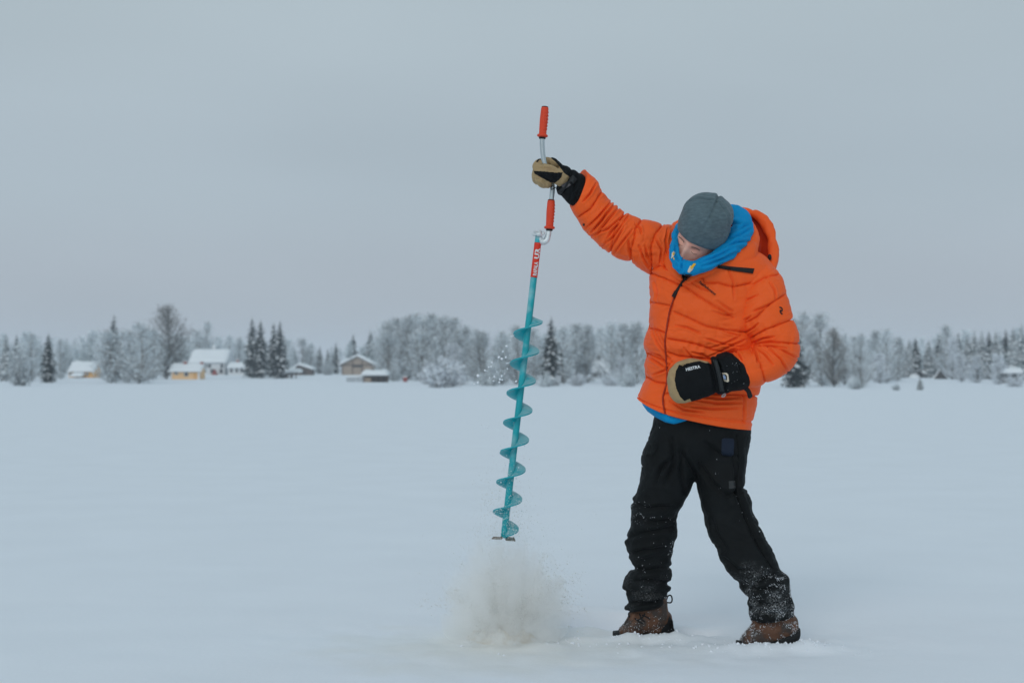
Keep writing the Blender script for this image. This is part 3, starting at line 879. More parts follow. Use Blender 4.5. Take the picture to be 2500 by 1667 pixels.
# small open shelter, brown shed
h = House('snowy_shelter', 683, 730, 923, 'small open shelter with thick snow cap in front of the brown shed', 'shelter')
a, b = h.X(685), h.X(724)
h.part('back_wall', h.boxm(686, 712, 911, 923, 1.2, 1.4), M_BROWNW)
for x in (687, 700, 712, 722): h.part('post', h.boxm(x - 1.4, x + 1.4, 910, 923.5, .0, .18), M_BROWNW)
h.part('infill_panel', h.boxm(703, 710, 914, 923, .05, .12), M_WHITEW)
rf = h.part('roof', h.boxm(682, 733, 909.5, 911.5, -.3, 2.2), M_DARKW)
h.part('roof_snow', snow_slab(h.X(681), h.X(735), -.4, 2.3, h.Zm(909.5), h.Zm(906), thick=.58, seed=4), ROOFSNOW, rf, True)
h = House('brown_shed', 714, 766, 916, 'brown gabled shed with snowy roof behind the open shelter', 'shed')
w, rf = gable_house(h, 716, 760, 902, 729, 887, 5.0, M_BROWNW, 5, .42)
h.part('door', h.boxm(739, 748, 904, 916, -.05, -.004), M_DARKW)
# flagpole
h = House('flagpole', 825, 829, 914, 'tall white flagpole left of the big barn', 'flagpole')
h.part('pole', MB().grid(tube_grid([(0, 0, -.1), (0, 0, h.Zm(870)), (0, 0, h.Zm(835))], [.09, .075, .05], 10)), M_TRIM, None, True)
h.part('finial', MB().add(ICO2[0] * .12 + [0, 0, h.Zm(834)], ICO2[1].tolist()), M_TRIM, None, True)
# barn
h = House('timber_barn', 832, 914, 915, 'big weathered timber barn with snowy gable roof', 'barn')
w, rf = gable_house(h, 834, 911, 890, 872, 866, 9.0, M_TANW, 7, .40)
for x in (836, 861, 884, 909): h.part('frame_post', h.boxm(x - 1.2, x + 1.2, 889 if x in (836, 909) else 880, 915, -.08, -.004), M_BROWNW)
h.part('frame_beam', h.boxm(836, 909, 890, 891.8, -.1, -.006), M_DARKW)
h.part('lintel', h.boxm(859, 886, 892.5, 896.5, -.12, -.01), M_DARKW)
h.part('door', h.boxm(862.5, 882.5, 897, 915, -.06, -.005), M_TANW)
h.part('loft_door', h.boxm(866, 879, 880, 889.5, -.05, -.004), M_TANW)
# open shed
h = House('open_shed', 885, 948, 933, 'low dark open-fronted shed with thick snow cap before the barn', 'shed')
h.part('back_wall', h.boxm(887, 945, 917, 933, 2.0, 2.2), M_DARKW)
for x in (888, 907, 918, 930, 944): h.part('post', h.boxm(x - 1.6, x + 1.6, 917, 933.5, .0, .2), M_BROWNW)
h.part('side_panel', h.boxm(890, 906, 922, 933, .06, .16), M_TANW)
rf = h.part('roof', h.boxm(882, 947, 916, 918, -.3, 2.5), M_DARKW)
h.part('roof_snow', snow_slab(h.X(880), h.X(948), -.45, 2.6, h.Zm(916.5), h.Zm(912), thick=.55, seed=9), ROOFSNOW, rf, True)
h = House('snowy_fence', 846, 887, 932, 'short snow covered fence left of the low open shed', 'fence')
for i in range(9): h.part('picket', h.boxm(847 + i * 4.6, 849 + i * 4.6, 920.5, 932.5, -.03, .06), M_GREYW)
h.part('rail_snow', snow_slab(h.X(846), h.X(888), -.2, .25, h.Zm(921), h.Zm(920), thick=.2, seed=12), ROOFSNOW, None, True)
h = House('red_crate', 983, 996, 932, 'small dark red crate standing right of the low open shed', 'crate')
h.part('box', h.boxm(984, 994, 920, 932.5, 0, .6), M_REDW); h.part('snow_cap', snow_slab(h.X(983), h.X(995), -.05, .65, h.Zm(920), h.Zm(920), 6, 6, .12, 3), ROOFSNOW, None, True)
# cottage in the trees
h = House('snowy_cottage', 1447, 1490, 921, 'small cottage with steep snowy roof and dark chimney among the frosted trees', 'cottage')
w, rf = eaves_house(h, 1450, 1487, 907, 872, 5.0, M_GREYW, 4, .4)
for x0 in (1453, 1466, 1477): window(h, w, x0, x0 + 6, 910, 918, M_DARKW)
chimney(h, rf, 1463, 862, 878, 1.6, 8, M_DARKW)
# weathered shed behind the slim birch
h = House('weathered_shed', 2058, 2100, 924, 'weathered grey shed with a slanting dark roof behind the slim birch', 'shed')
h.part('wall', prism(MB(), [h.X(2060), h.X(2098), h.X(2098), h.X(2060)], [0, 0, h.Zm(911), h.Zm(901)], 0, 4), M_GREYW)
h.part('roof', prism(MB(), [h.X(2056), h.X(2101), h.X(2101), h.X(2056)], [h.Zm(900.2), h.Zm(911.3), h.Zm(909.3), h.Zm(898.2)], -.4, 4.3), M_DARKW)
h.part('door', h.boxm(2070, 2080, 908, 924, -.05, -.004), M_DARKW)
h.part('snow_bank', MB().add(ICO3[0] * np.array([20 * h.s, 1.4, .8]) + np.array([h.X(2085), -1.6, 0]), ICO3[1].tolist()), ROOFSNOW, None, True)
# small gabled hut
h = House('gabled_hut', 2218, 2266, 922, 'small low gabled hut half buried in snow left of the dark tent', 'hut', face=True)
w, rf = gable_house(h, 2224, 2261, 915, 2243, 904, 4.0, M_GREYW, 5, .34)
h.part('door', h.boxm(2240, 2248, 913, 922, -.05, -.004), M_BROWNW)
h.part('snow_bank', MB().add(ICO3[0] * np.array([14 * h.s, 1.2, .7]) + np.array([h.X(2232), -1.2, 0]), ICO3[1].tolist()), ROOFSNOW, None, True)
# dark A-frame tent
h = House('dark_tent', 2278, 2312, 925, 'dark triangular tent with snow on its left side', 'tent', face=True)
a, b, m = h.X(2281), h.X(2312), h.X(2295.5)
h.part('front_panel', prism(MB(), [a, b, m], [0, 0, h.Zm(904)], -.30, .1), M_DARKW)
h.part('canopy', MB().add([[a, .1, 0], [b, .1, 0], [m, .1, h.Zm(907)], [a + .3, 2.6, 0], [b - .3, 2.6, 0], [m, 2.6, h.Zm(909)]], [(0, 2, 5, 3), (1, 4, 5, 2), (3, 5, 4)]), M_GREYW)
h.part('canopy_snow', MB().add([[a - .35, -.1, 0], [a - .02, -.1, 0], [m - .05, -.1, h.Zm(904)], [m - .1, -.1, h.Zm(901)], [a - .4, 2.6, 0], [a - .02, 2.6, 0], [m - .05, 2.6, h.Zm(906.6)], [m - .1, 2.6, h.Zm(902)]], [(0, 1, 2, 3), (7, 6, 5, 4), (0, 3, 7, 4), (1, 5, 6, 2), (3, 2, 6, 7)]), ROOFSNOW)
# teal tarpaulin over a stack
h = House('tarpaulin_stack', 2338, 2422, 922, 'low stack under a teal tarpaulin at the right of the shore', 'tarpaulin')
h.part('log_stack', h.boxm(2340, 2404, 914, 922.5, .2, 1.6), M_DARKW)
mb = MB().add(ICO3[0] * np.array([7.5 * h.s, .8, 9.5 * h.s]) + np.array([h.X(2411), .6, .2]), ICO3[1].tolist())
h.part('cover', mb, M_TEALC, None, True)
h.part('snow_cap', snow_slab(h.X(2338), h.X(2404), .1, 1.7, h.Zm(914), h.Zm(913), thick=.25, seed=8), ROOFSNOW, None, True)
# open white shed at the right
h = House('open_white_shed', 2438, 2496, 936, 'open white shed with thick snowy roof at the right border', 'shed', face=True)
for x in (2444, 2458, 2478, 2492): h.part('post', h.boxm(x - 1.3, x + 1.3, 912, 936.5, 0, .16), M_GREYW)
h.part('back_wall', h.boxm(2444, 2492, 913, 936, 2.6, 2.8), M_GREYW)
h.part('brace', prism(MB(), [h.X(2460), h.X(2462), h.X(2486), h.X(2484)], [h.Zm(934), h.Zm(934), h.Zm(915), h.Zm(915)], .02, .14), M_GREYW)
h.part('stored_box', h.boxm(2448, 2456, 924, 936, .4, 1.4), M_DARKW); h.part('stored_box', h.boxm(2481, 2489, 924, 936, .4, 1.4), M_DARKW)
rf = h.part('roof', h.boxm(2438, 2497, 911, 913.5, -.4, 3.0), M_GREYW)
h.part('roof_snow', snow_slab(h.X(2437), h.X(2498), -.5, 3.1, h.Zm(911), h.Zm(905), thick=.4, seed=11), ROOFSNOW, rf, True)

# ------------------------------------------------------------------ air
hz = MB().box((0, 560, 14.5), (2900, 1560, 31))
M_HAZE = bpy.data.materials.new('haze'); M_HAZE.use_nodes = True
t = M_HAZE.node_tree; t.nodes.clear()
ho = t.nodes.new('ShaderNodeOutputMaterial'); hv = t.nodes.new('ShaderNodeVolumePrincipled')
hv.inputs['Color'].default_value = (0.86, 0.93, 1.0, 1); hv.inputs['Density'].default_value = 0.0006; hv.inputs['Anisotropy'].default_value = 0.0
t.links.new(hv.outputs[0], ho.inputs['Volume'])
USE_HAZE = True
if USE_HAZE:
    tag(mbobj('haze', hz, M_HAZE, smooth=False), 'thin cold haze over the lake', kind='stuff')
# ------------------------------------------------------------------ the person
D0 = 5.45
def loft(secs, nu=64, nv=80, n=2.3, drop=None):
    """rings given by the two edge pixels of each cross-section, its distance offset and half depth: (xl, yl, xr, yr, d, b)"""
    S = np.asarray(secs, float)
    L = P(S[:, 0], S[:, 1], D0 + S[:, 4]); Rr = P(S[:, 2], S[:, 3], D0 + S[:, 4])
    M = crom(np.hstack([(L + Rr) / 2, (Rr - L) / 2, S[:, 5:6]]), nv)
    C, A, b = M[:, :3], M[:, 3:6], M[:, 6]
    B = np.array([0, 1.0, 0]) - A * (A[:, 1] / (A ** 2).sum(1))[:, None]
    B = B / np.linalg.norm(B, axis=1, keepdims=True) * b[:, None]
    th = np.linspace(0, 2 * math.pi, nu, endpoint=False)
    c, s = np.cos(th), np.sin(th)
    ex = 2.0 / n
    c = np.sign(c) * np.abs(c) ** ex; s = np.sign(s) * np.abs(s) ** ex
    return C[:, None] + A[:, None] * c[None, :, None] + B[:, None] * s[None, :, None]

def seams(px, lines, Bh, Lh, pucker=0.0, pfreq=0.12, seed=0):
    """puffed quilting: rises away from the nearest stitched line, gathered along it"""
    best = np.full(len(px), 1e9); arc = np.zeros(len(px)); off = 0.0
    for k, ln in enumerate(lines):
        ln = np.asarray(ln, float)
        for a, b2 in zip(ln[:-1], ln[1:]):
            ab = b2 - a; l = math.hypot(*ab) + 1e-9
            t = np.clip(((px - a) @ ab) / (l * l), 0, 1)
            d = np.hypot(*(px - a - t[:, None] * ab).T)
            m = d < best
            best[m] = d[m]; arc[m] = off + t[m] * l
            off += l
        off += 50
    h = Bh * (0.5 * (1 - np.exp(-best / 2.4)) + 0.5 * (1 - np.exp(-best / Lh))) - 0.0075 * np.exp(-(best / 1.5) ** 2)
    if pucker:
        q = np.stack([arc * pfreq, best * 0.012, 0 * arc], -1)
        h = h + pucker * vnoise(q, seed) * np.exp(-best / 16.0)
    return h, best

def creases(px, lines, depth, width):
    h = np.zeros(len(px))
    for ln in lines:
        ln = np.asarray(ln, float); dmin = np.full(len(px), 1e9); tt = np.zeros(len(px)); n = len(ln) - 1
        for k, (a, b2) in enumerate(zip(ln[:-1], ln[1:])):
            ab = b2 - a; l2 = ab @ ab + 1e-9
            t = np.clip(((px - a) @ ab) / l2, 0, 1)
            d = np.hypot(*(px - a - t[:, None] * ab).T)
            m = d < dmin; dmin[m] = d[m]; tt[m] = (k + t[m]) / n
        taper = np.sqrt(np.clip(np.sin(np.pi * np.clip(tt, 0.06, 0.94)), 0, 1))
        h -= depth * taper * np.exp(-(dmin / width) ** 2)
        h += 0.45 * depth * taper * np.exp(-((dmin - 2.4 * width) / (1.5 * width)) ** 2)
    return h

def crinkle(px, y, amp, sx, sy, seed, rot=0.0):
    """crisp thin valleys in cloth"""
    c, s_ = math.cos(rot), math.sin(rot)
    q = np.stack([(px[:, 0] * c + px[:, 1] * s_) / sx, (-px[:, 0] * s_ + px[:, 1] * c) / sy, y * 6], -1)
    w = vnoise(q * 0.6 + 7.7, seed + 3)[:, None] * np.array([0.9, 0.9, 0])
    n = np.abs(fbm(q + w, 2, seed, 0.4))
    m = np.clip(vnoise(q * 0.45 + 3.1, seed + 9) * 1.6 + 0.45, 0, 1)
    return -amp * m * np.exp(-(n / 0.09) ** 1.2)

def bvh_of(*objs):
    V = []; Fc = []; n = 0
    for o in objs:
        og = ORIGIN[o.name]
        V += [tuple(np.array(v.co) + og) for v in o.data.vertices]
        Fc += [[k + n for k in p.vertices] for p in o.data.polygons]
        n = len(V)
    return BVHTree.FromPolygons(V, Fc)

def drape(pts, bvh, lift, dflt=D0):
    """lay picture points on the surface they fall on"""
    out = []
    q = P(np.array([p[0] for p in pts]), np.array([p[1] for p in pts]), 5.0)
    last = dflt
    for w in q:
        dr = Vector(w - CAM).normalized()
        hit = bvh.ray_cast(Vector(CAM), dr)
        if hit[0] is None:
            h = np.array(CAM) + np.array(dr) * (last / dr[1]); out.append(h)
        else:
            last = hit[0][1]
            out.append(np.array(hit[0] - dr * lift))
    return np.array(out)

def dense(ln, step=2.0):
    ln = np.asarray(ln, float)
    n = max(8, int(np.hypot(*np.diff(ln, axis=0).T).sum() / step))
    return crom(ln, n)

def draped_tube(ln, bvh, rad, lift, step=2.0, nu=8):
    pts = drape(dense(ln, step), bvh, lift)
    k = np.ones(5) / 5
    if len(pts) > 10:
        pd = np.pad(pts, ((2, 2), (0, 0)), 'edge')
        pts = np.stack([np.convolve(pd[:, i], k, 'valid') for i in range(3)], -1)
    return tube_grid(pts, rad, nu)

def draped_patch(poly, bvh, lift, thick=0.0015, step=1.2):
    """thin patch of cloth or print following the surface; poly in picture points, filled by a fine grid"""
    poly = np.asarray(poly, float)
    c = poly.mean(0)
    # rings from the outline to the centre
    m = len(poly); seg = []
    for a, b2 in zip(poly, np.roll(poly, -1, 0)):
        k = max(1, int(np.hypot(*(b2 - a)) / step))
        for t in np.arange(k) / k: seg.append(a + (b2 - a) * t)
    seg = np.array(seg); rings = [c + (seg - c) * s for s in (1.0, 0.75, 0.5, 0.25)]
    nu = len(seg)
    G = np.stack([drape(r, bvh, lift) for r in rings])
    Cc = drape([c], bvh, lift)
    back = drape(seg, bvh, lift - thick - 0.002)
    V = np.vstack([back, G.reshape(-1, 3), Cc])
    fc = [list(f) for f in grid_faces(5, nu, True)]
    o = 4 * nu
    fc += [[o + i, o + (i + 1) % nu, 5 * nu] for i in range(nu)]
    return V, fc

def text_mesh(body, x, y, size, ang, sx=1.0, shear=0.0, bold=0.0, ss=0.0):
    """letters as picture points: x, y is the left end of the base line, ang the direction in degrees (positive = downhill)"""
    cu = bpy.data.curves.new('txt', 'FONT'); cu.body = body; cu.size = 1.0; cu.resolution_u = 2; cu.offset = bold; cu.space_character = 1.0 + ss
    o = bpy.data.objects.new('txt', cu); COL.objects.link(o)
    dg = bpy.context.evaluated_depsgraph_get()
    me = o.evaluated_get(dg).to_mesh()
    v = np.array([q.co[:2] for q in me.vertices]); fc = [list(p.vertices) for p in me.polygons]
    o.evaluated_get(dg).to_mesh_clear()
    bpy.data.objects.remove(o); bpy.data.curves.remove(cu)
    u = (v[:, 0] + shear * v[:, 1]) * sx * size; w = v[:, 1] * size
    a = R(ang)
    return np.stack([x + u * math.cos(a) + w * math.sin(a), y + u * math.sin(a) - w * math.cos(a)], -1), fc

def inpoly(px, poly):
    poly = np.asarray(poly, float); x, y = px.T; c = np.zeros(len(px), bool); j = len(poly) - 1
    for i in range(len(poly)):
        xi, yi = poly[i]; xj, yj = poly[j]
        m = ((yi > y) != (yj > y)) & (x < (xj - xi) * (y - yi) / (yj - yi + 1e-12) + xi)
        c ^= m; j = i
    return c

M_SKIN = mat('skin', (0.88, 0.50, 0.385), 0.55, var=0.06, vscale=40, spec=0.2, color2=(0.86, 0.41, 0.31), mscale=18)
M_ORANGE = mat('orange_nylon', (0.92, 0.122, 0.020), 0.5, var=0.06, vscale=7, bump=0.14, bscale=95, bdist=0.006, spec=0.14)
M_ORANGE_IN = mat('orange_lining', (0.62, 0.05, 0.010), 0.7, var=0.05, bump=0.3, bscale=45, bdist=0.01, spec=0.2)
M_BLACK = mat('black_canvas', (0.0058, 0.0074, 0.0082), 0.75, var=0.3, vscale=14, bump=0.35, bscale=75, bdist=0.008, spec=0.16)
M_GLOVE_BLACK = mat('glove_fabric', (0.0058, 0.0072, 0.0085), 0.8, var=0.25, vscale=30, bump=0.4, bscale=120, bdist=0.006, spec=0.14)
M_TAN = mat('tan_leather', (0.40, 0.285, 0.15), 0.7, var=0.12, vscale=26, bump=0.4, bscale=80, bdist=0.008, spec=0.25, color2=(0.26, 0.165, 0.085), mscale=26, lo=0.52, hi=0.75)
M_HAT = mat('grey_wool', (0.102, 0.148, 0.168), 0.95, var=0.26, vscale=85, bump=0.6, bscale=150, bdist=0.004, spec=0.1, sheen=0.12, stretch=(0.5, 0.5, 1.5))
M_BLUE = mat('blue_fleece', (0.001, 0.26, 0.57), 0.8, var=0.06, vscale=14, bump=0.4, bscale=40, bdist=0.012, spec=0.15)
M_YELLOW = mat('yellow_print', (0.80, 0.45, 0.03), 0.8)
M_CREAM = mat('cream_print', (0.72, 0.62, 0.48), 0.8)
M_INK = mat('black_print', (0.012, 0.010, 0.010), 0.7)
M_WHITE = mat('white_print', (0.72, 0.74, 0.75), 0.7)
M_LEATHER = mat('brown_boot_leather', (0.115, 0.054, 0.030), 0.6, var=0.3, vscale=34, bump=0.6, bscale=80, bdist=0.008, color2=(0.055, 0.042, 0.036), mscale=15, lo=0.45, hi=0.55)
M_RUBBER = mat('black_rubber', (0.010, 0.011, 0.012), 0.7)
M_HAIR = mat('brown_hair', (0.05, 0.032, 0.022), 0.7)
M_LASH = mat('soft_brown_hair', (0.26, 0.155, 0.115), 0.8)
M_NAVY = mat('navy_patch', (0.008, 0.016, 0.034), 0.8, bump=0.3, bscale=90)
M_GREYP = mat('grey_label', (0.040, 0.045, 0.048), 0.8)
M_STRAP = mat('dark_strap', (0.016, 0.019, 0.021), 0.6)

def powder(m, amount):
    """fine snow rubbed into the lower cloth"""
    t = m.node_tree; b = t.nodes['Principled BSDF']; src = b.inputs['Base Color'].links[0].from_socket
    co = t.nodes.new('ShaderNodeTexCoord'); sp = t.nodes.new('ShaderNodeSeparateXYZ'); t.links.new(co.outputs['Object'], sp.inputs[0])
    zr = t.nodes.new('ShaderNodeMapRange'); zr.inputs['From Min'].default_value = 0.34; zr.inputs['From Max'].default_value = 0.10; t.links.new(sp.outputs['Z'], zr.inputs['Value'])
    xr = t.nodes.new('ShaderNodeMapRange'); xr.inputs['From Min'].default_value = -0.05; xr.inputs['From Max'].default_value = 0.20; xr.inputs['To Min'].default_value = 0.25; t.links.new(sp.outputs['X'], xr.inputs['Value'])
    n1 = t.nodes.new('ShaderNodeTexNoise'); n1.inputs['Scale'].default_value = 16; n1.inputs['Detail'].default_value = 4; t.links.new(co.outputs['Object'], n1.inputs['Vector'])
    n2 = t.nodes.new('ShaderNodeTexNoise'); n2.inputs['Scale'].default_value = 210; n2.inputs['Detail'].default_value = 3; t.links.new(co.outputs['Object'], n2.inputs['Vector'])
    def mth(op, a, c):
        k = t.nodes.new('ShaderNodeMath'); k.operation = op; k.use_clamp = False
        for i, q in enumerate((a, c)):
            if isinstance(q, float): k.inputs[i].default_value = q
            else: t.links.new(q, k.inputs[i])
        return k.outputs[0]
    r1 = t.nodes.new('ShaderNodeMapRange'); r1.inputs['From Min'].default_value = 0.46; r1.inputs['From Max'].default_value = 0.66; t.links.new(n1.outputs['Fac'], r1.inputs['Value'])
    r2 = t.nodes.new('ShaderNodeMapRange'); r2.inputs['From Min'].default_value = 0.46; r2.inputs['From Max'].default_value = 0.64; t.links.new(n2.outputs['Fac'], r2.inputs['Value'])
    f = mth('MULTIPLY', mth('MULTIPLY', mth('MULTIPLY', r1.outputs[0], r2.outputs[0]), mth('MULTIPLY', zr.outputs[0], xr.outputs[0])), amount)
    x = t.nodes.new('ShaderNodeMix'); x.data_type = 'RGBA'; x.inputs['B'].default_value = (0.72, 0.76, 0.79, 1)
    t.links.new(f, x.inputs['Factor']); t.links.new(src, x.inputs['A']); t.links.new(x.outputs['Result'], b.inputs['Base Color'])
powder(M_BLACK, 0.6)

# head frame: columns are the person's left, forward and up
hp, hr, hy_ = R(37), R(22), R(22)
Rz = np.array([[math.cos(-hy_), -math.sin(-hy_), 0], [math.sin(-hy_), math.cos(-hy_), 0], [0, 0, 1]])
base = np.array([[1, 0, 0], [0, -1, 0], [0, 0, 1.0]]).T      # left=+x, forward=-y, up=z
Rp = np.array([[1, 0, 0], [0, math.cos(hp), -math.sin(hp)], [0, math.sin(hp), math.cos(hp)]])  # nods a -y face downward
Rr = np.array([[math.cos(hr), 0, math.sin(hr)], [0, 1, 0], [-math.sin(hr), 0, math.cos(hr)]])
HR = Rr @ Rp @ Rz @ base
eye_mid = P(1679, 603, D0 - 0.165)
HC = eye_mid - HR @ np.array([0, 0.088, 0.006])

def head_shape():
    nu, nv = 128, 96
    th = np.linspace(0, 2 * math.pi, nu, endpoint=False); ph = np.linspace(0.02, math.pi - 0.02, nv)
    x = np.sin(ph)[:, None] * np.cos(th)[None]; y = np.sin(ph)[:, None] * np.sin(th)[None]; z = np.cos(ph)[:, None] + 0 * th[None]
    X = 0.076 * x; Y = 0.096 * y; Z = 0.116 * z
    low = np.clip(-Z / 0.116, 0, 1)
    X = X * (1 - 0.28 * low ** 1.5)
    Y = np.where(Y < 0, Y * (1 - 0.35 * low), Y * (1 - 0.06 * low))
    fr = np.clip(Y / 0.03, 0, 1)
    def g(cx, cz, sx, sz, a): return a * np.exp(-((X - cx) / sx) ** 2 - ((Z - cz) / sz) ** 2)
    dy = g(0, -0.036, 0.0155, 0.015, 0.030) + g(0, -0.010, 0.0125, 0.026, 0.017)
    for s in (-1, 1):
        dy = dy + g(s * 0.0185, -0.041, 0.009, 0.010, 0.013) + g(s * 0.031, 0.008, 0.018, 0.012, -0.017) + g(s * 0.032, 0.002, 0.012, 0.008, 0.011)
        dy = dy + g(s * 0.030, 0.027, 0.022, 0.008, 0.006) + g(s * 0.042, -0.030, 0.020, 0.018, 0.007)
    dy = dy + g(0, -0.066, 0.022, 0.008, 0.006) + g(0, -0.100, 0.02, 0.014, 0.008)
    Y = Y + fr * dy
    G = np.stack([X, Y, Z], -1)
    return G @ HR.T + HC

mb = MB()
mb.grid(head_shape())
# neck, trunk, arms and legs under the clothes
def chain(pts, rad, nu=20):
    A = crom(np.hstack([np.asarray([P(p[0], p[1], D0 + p[2]) for p in pts]), np.asarray(rad)[:, None]]), 8 * len(pts))
    return tube_grid(A[:, :3], A[:, 3], nu)
neck0 = HR @ np.array([0, -0.03, -0.07]) + HC
npx = proj(neck0[None])[0]
mb.grid(chain([(npx[0], npx[1], neck0[1] - D0), (1722, 640, -0.03), (1722, 690, 0.0)], [0.055, 0.058, 0.075]))
mb.grid(loft([(1680, 650, 1780, 650, 0, .07), (1640, 690, 1830, 690, 0, .09), (1628, 780, 1818, 780, 0, .11), (1630, 900, 1810, 900, 0, .10), (1625, 1000, 1805, 1000, 0, .11), (1640, 1090, 1790, 1090, 0, .10)], 40, 40))
mb.grid(chain([(1650, 660, .0), (1560, 598, .0), (1480, 552, .0), (1425, 480, .0), (1380, 437, 0)], [0.062, 0.052, 0.045, 0.035, 0.030]))
mb.grid(chain([(1820, 690, -.03), (1860, 745, -.07), (1888, 838, -.12), (1850, 893, -.19), (1780, 908, -.235), (1715, 925, -.245)], [0.062, 0.055, 0.047, 0.040, 0.032, 0.028]))
mb.grid(chain([(1660, 1060, .0), (1622, 1190, .02), (1592, 1290, .05), (1585, 1400, .09), (1588, 1490, .11), (1585, 1525, .11)], [0.090, 0.078, 0.060, 0.050, 0.042, 0.035]))
mb.grid(chain([(1760, 1060, .0), (1762, 1190, -.02), (1790, 1290, -.05), (1850, 1400, -.09), (1885, 1480, -.11), (1888, 1530, -.11)], [0.090, 0.078, 0.060, 0.050, 0.042, 0.035]))
V, Fc = mb.arrays()
vV, vF, vN = voxel(V, Fc, 0.0047, 3)
BASE = P(1730, 1555, D0)
BASE[2] = 0.0
person = obj('person', vV, vF, M_SKIN, origin=BASE)
tag(person, 'person in orange puffer jacket and grey beanie pulling up an ice auger', 'person')
bv_face = bvh_of(person)

# brows and lashes
def head_px(p): return proj((HR @ np.array(p, float) + HC)[None])[0]
for s in (-1, 1):
    pts = [head_px((s * 0.016, 0.10, 0.021)), head_px((s * 0.030, 0.098, 0.027)), head_px((s * 0.048, 0.088, 0.022))]
    mb = MB().grid(draped_tube(pts, bv_face, 0.0024, -0.0006, 1.0, 6)); mbobj('eyebrow', mb, M_LASH, person)
    pts = [head_px((s * 0.019, 0.09, 0.000)), head_px((s * 0.031, 0.09, -0.004)), head_px((s * 0.045, 0.085, 0.000))]
    mb = MB().grid(draped_tube(pts, bv_face, 0.0010, -0.0003, 1.0, 6)); mbobj('eyelash', mb, M_LASH, person)

# ---- beanie
nu, nv = 120, 70
th = np.linspace(0, 2 * math.pi, nu, endpoint=False)
prof = crom([(0.094, 0.020, 0.0), (0.096, 0.017, 0.0), (0.1005, 0.024, 0.0), (0.1035, 0.050, 0.0), (0.104, 0.085, 0.0), (0.099, 0.126, 0.0), (0.085, 0.156, 0), (0.057, 0.174, 0), (0.023, 0.181, 0), (0.002, 0.182, 0)], nv)
G = np.zeros((nv, nu, 3))
for j in range(nv):
    r, z, _ = prof[j]
    k = np.clip((0.15 - z) / 0.13, 0, 1)
    G[j, :, 0] = r * 0.93 * np.cos(th) - 0.009 * np.clip((z - 0.01) / 0.10, 0, 1)
    G[j, :, 1] = (r * 1.10) * np.sin(th) - 0.006
    G[j, :, 2] = z - 0.022 * k * np.clip(-np.sin(th), 0, 1) + 0.019 * k * np.clip(np.sin(th), 0, 1)
N, sg = grid_normals(G)
fl = G.reshape(-1, 3)
az = np.arctan2(fl[:, 1], fl[:, 0])
d = 0.0022 * fbm(fl * np.array([22, 22, 60]), 3, 4)
top = np.clip((fl[:, 2] - 0.095) / 0.05, 0, 1)
for a0 in (0.1, 1.25, 2.6, 4.4):
    da = np.abs(np.angle(np.exp(1j * (az - a0)))) * np.hypot(fl[:, 0], fl[:, 1])
    d -= 0.006 * top * np.exp(-(da / 0.0045) ** 2)
    d += 0.0025 * top * np.exp(-((da - 0.014) / 0.010) ** 2)
d += -0.006 * np.exp(-((fl[:, 2] - 0.10) / 0.012) ** 2) * np.exp(-((az + 0.4) / 0.5) ** 2)
fl = fl + N.reshape(-1, 3) * d[:, None]
fl = fl @ HR.T + HC
beanie = mbobj('beanie', MB().grid(fl.reshape(nv, nu, 3)), M_HAT, person)
tag(beanie, 'grey knitted beanie')

# ---- trousers
legR = [(1602, 1000, 1735, 1010, .0, .13), (1591, 1045, 1730, 1060, .0, .13), (1578, 1080, 1722, 1100, .0, .13), (1566, 1113, 1712, 1135, .01, .125), (1566, 1150, 1699, 1163, .015, .12),
        (1556, 1191, 1684, 1193, .02, .115), (1545, 1222, 1670, 1226, .03, .11), (1543, 1260, 1652, 1258, .04, .10), (1540, 1291, 1651, 1300, .05, .10), (1530, 1310, 1648, 1325, .06, .10),
        (1529, 1337, 1643, 1345, .07, .095), (1540, 1368, 1635, 1372, .08, .085), (1549, 1385, 1632, 1385, .08, .08), (1535, 1400, 1643, 1404, .09, .09), (1521, 1428, 1632, 1421, .10, .09),
        (1527, 1446, 1637, 1437, .10, .085), (1533, 1468, 1628, 1451, .11, .08), (1525, 1484, 1618, 1468, .11, .085), (1531, 1491, 1612, 1475, .11, .08)]
legL = [(1690, 1012, 1832, 1040, .0, .13), (1694, 1060, 1831, 1070, .0, .13), (1697, 1110, 1822, 1122, .0, .13), (1699, 1160, 1817, 1160, -.01, .125), (1704, 1195, 1817, 1188, -.02, .12),
        (1711, 1225, 1830, 1212, -.03, .115), (1718, 1250, 1837, 1248, -.035, .11), (1727, 1291, 1850, 1272, -.045, .105), (1748, 1333, 1864, 1304, -.06, .10), (1767, 1375, 1884, 1345, -.07, .095),
        (1785, 1400, 1898, 1378, -.08, .095), (1801, 1419, 1921, 1404, -.09, .095), (1818, 1447, 1928, 1438, -.10, .09), (1826, 1472, 1936, 1476, -.11, .085), (1831, 1500, 1935, 1497, -.11, .085), (1834, 1516, 1930, 1503, -.11, .08)]
hip = [(1612, 985, 1828, 1000, 0, .13), (1600, 1020, 1830, 1030, 0, .135), (1588, 1060, 1830, 1070, 0, .14), (1590, 1100, 1818, 1105, 0, .12), (1640, 1150, 1770, 1150, 0, .07)]
mb = MB().grid(loft(legR, 64, 90)).grid(loft(legL, 64, 90)).grid(loft(hip, 64, 40))
V, Fc = mb.arrays()
vV, vF, vN = voxel(V, Fc, 0.0055, 2)
px = proj(vV)
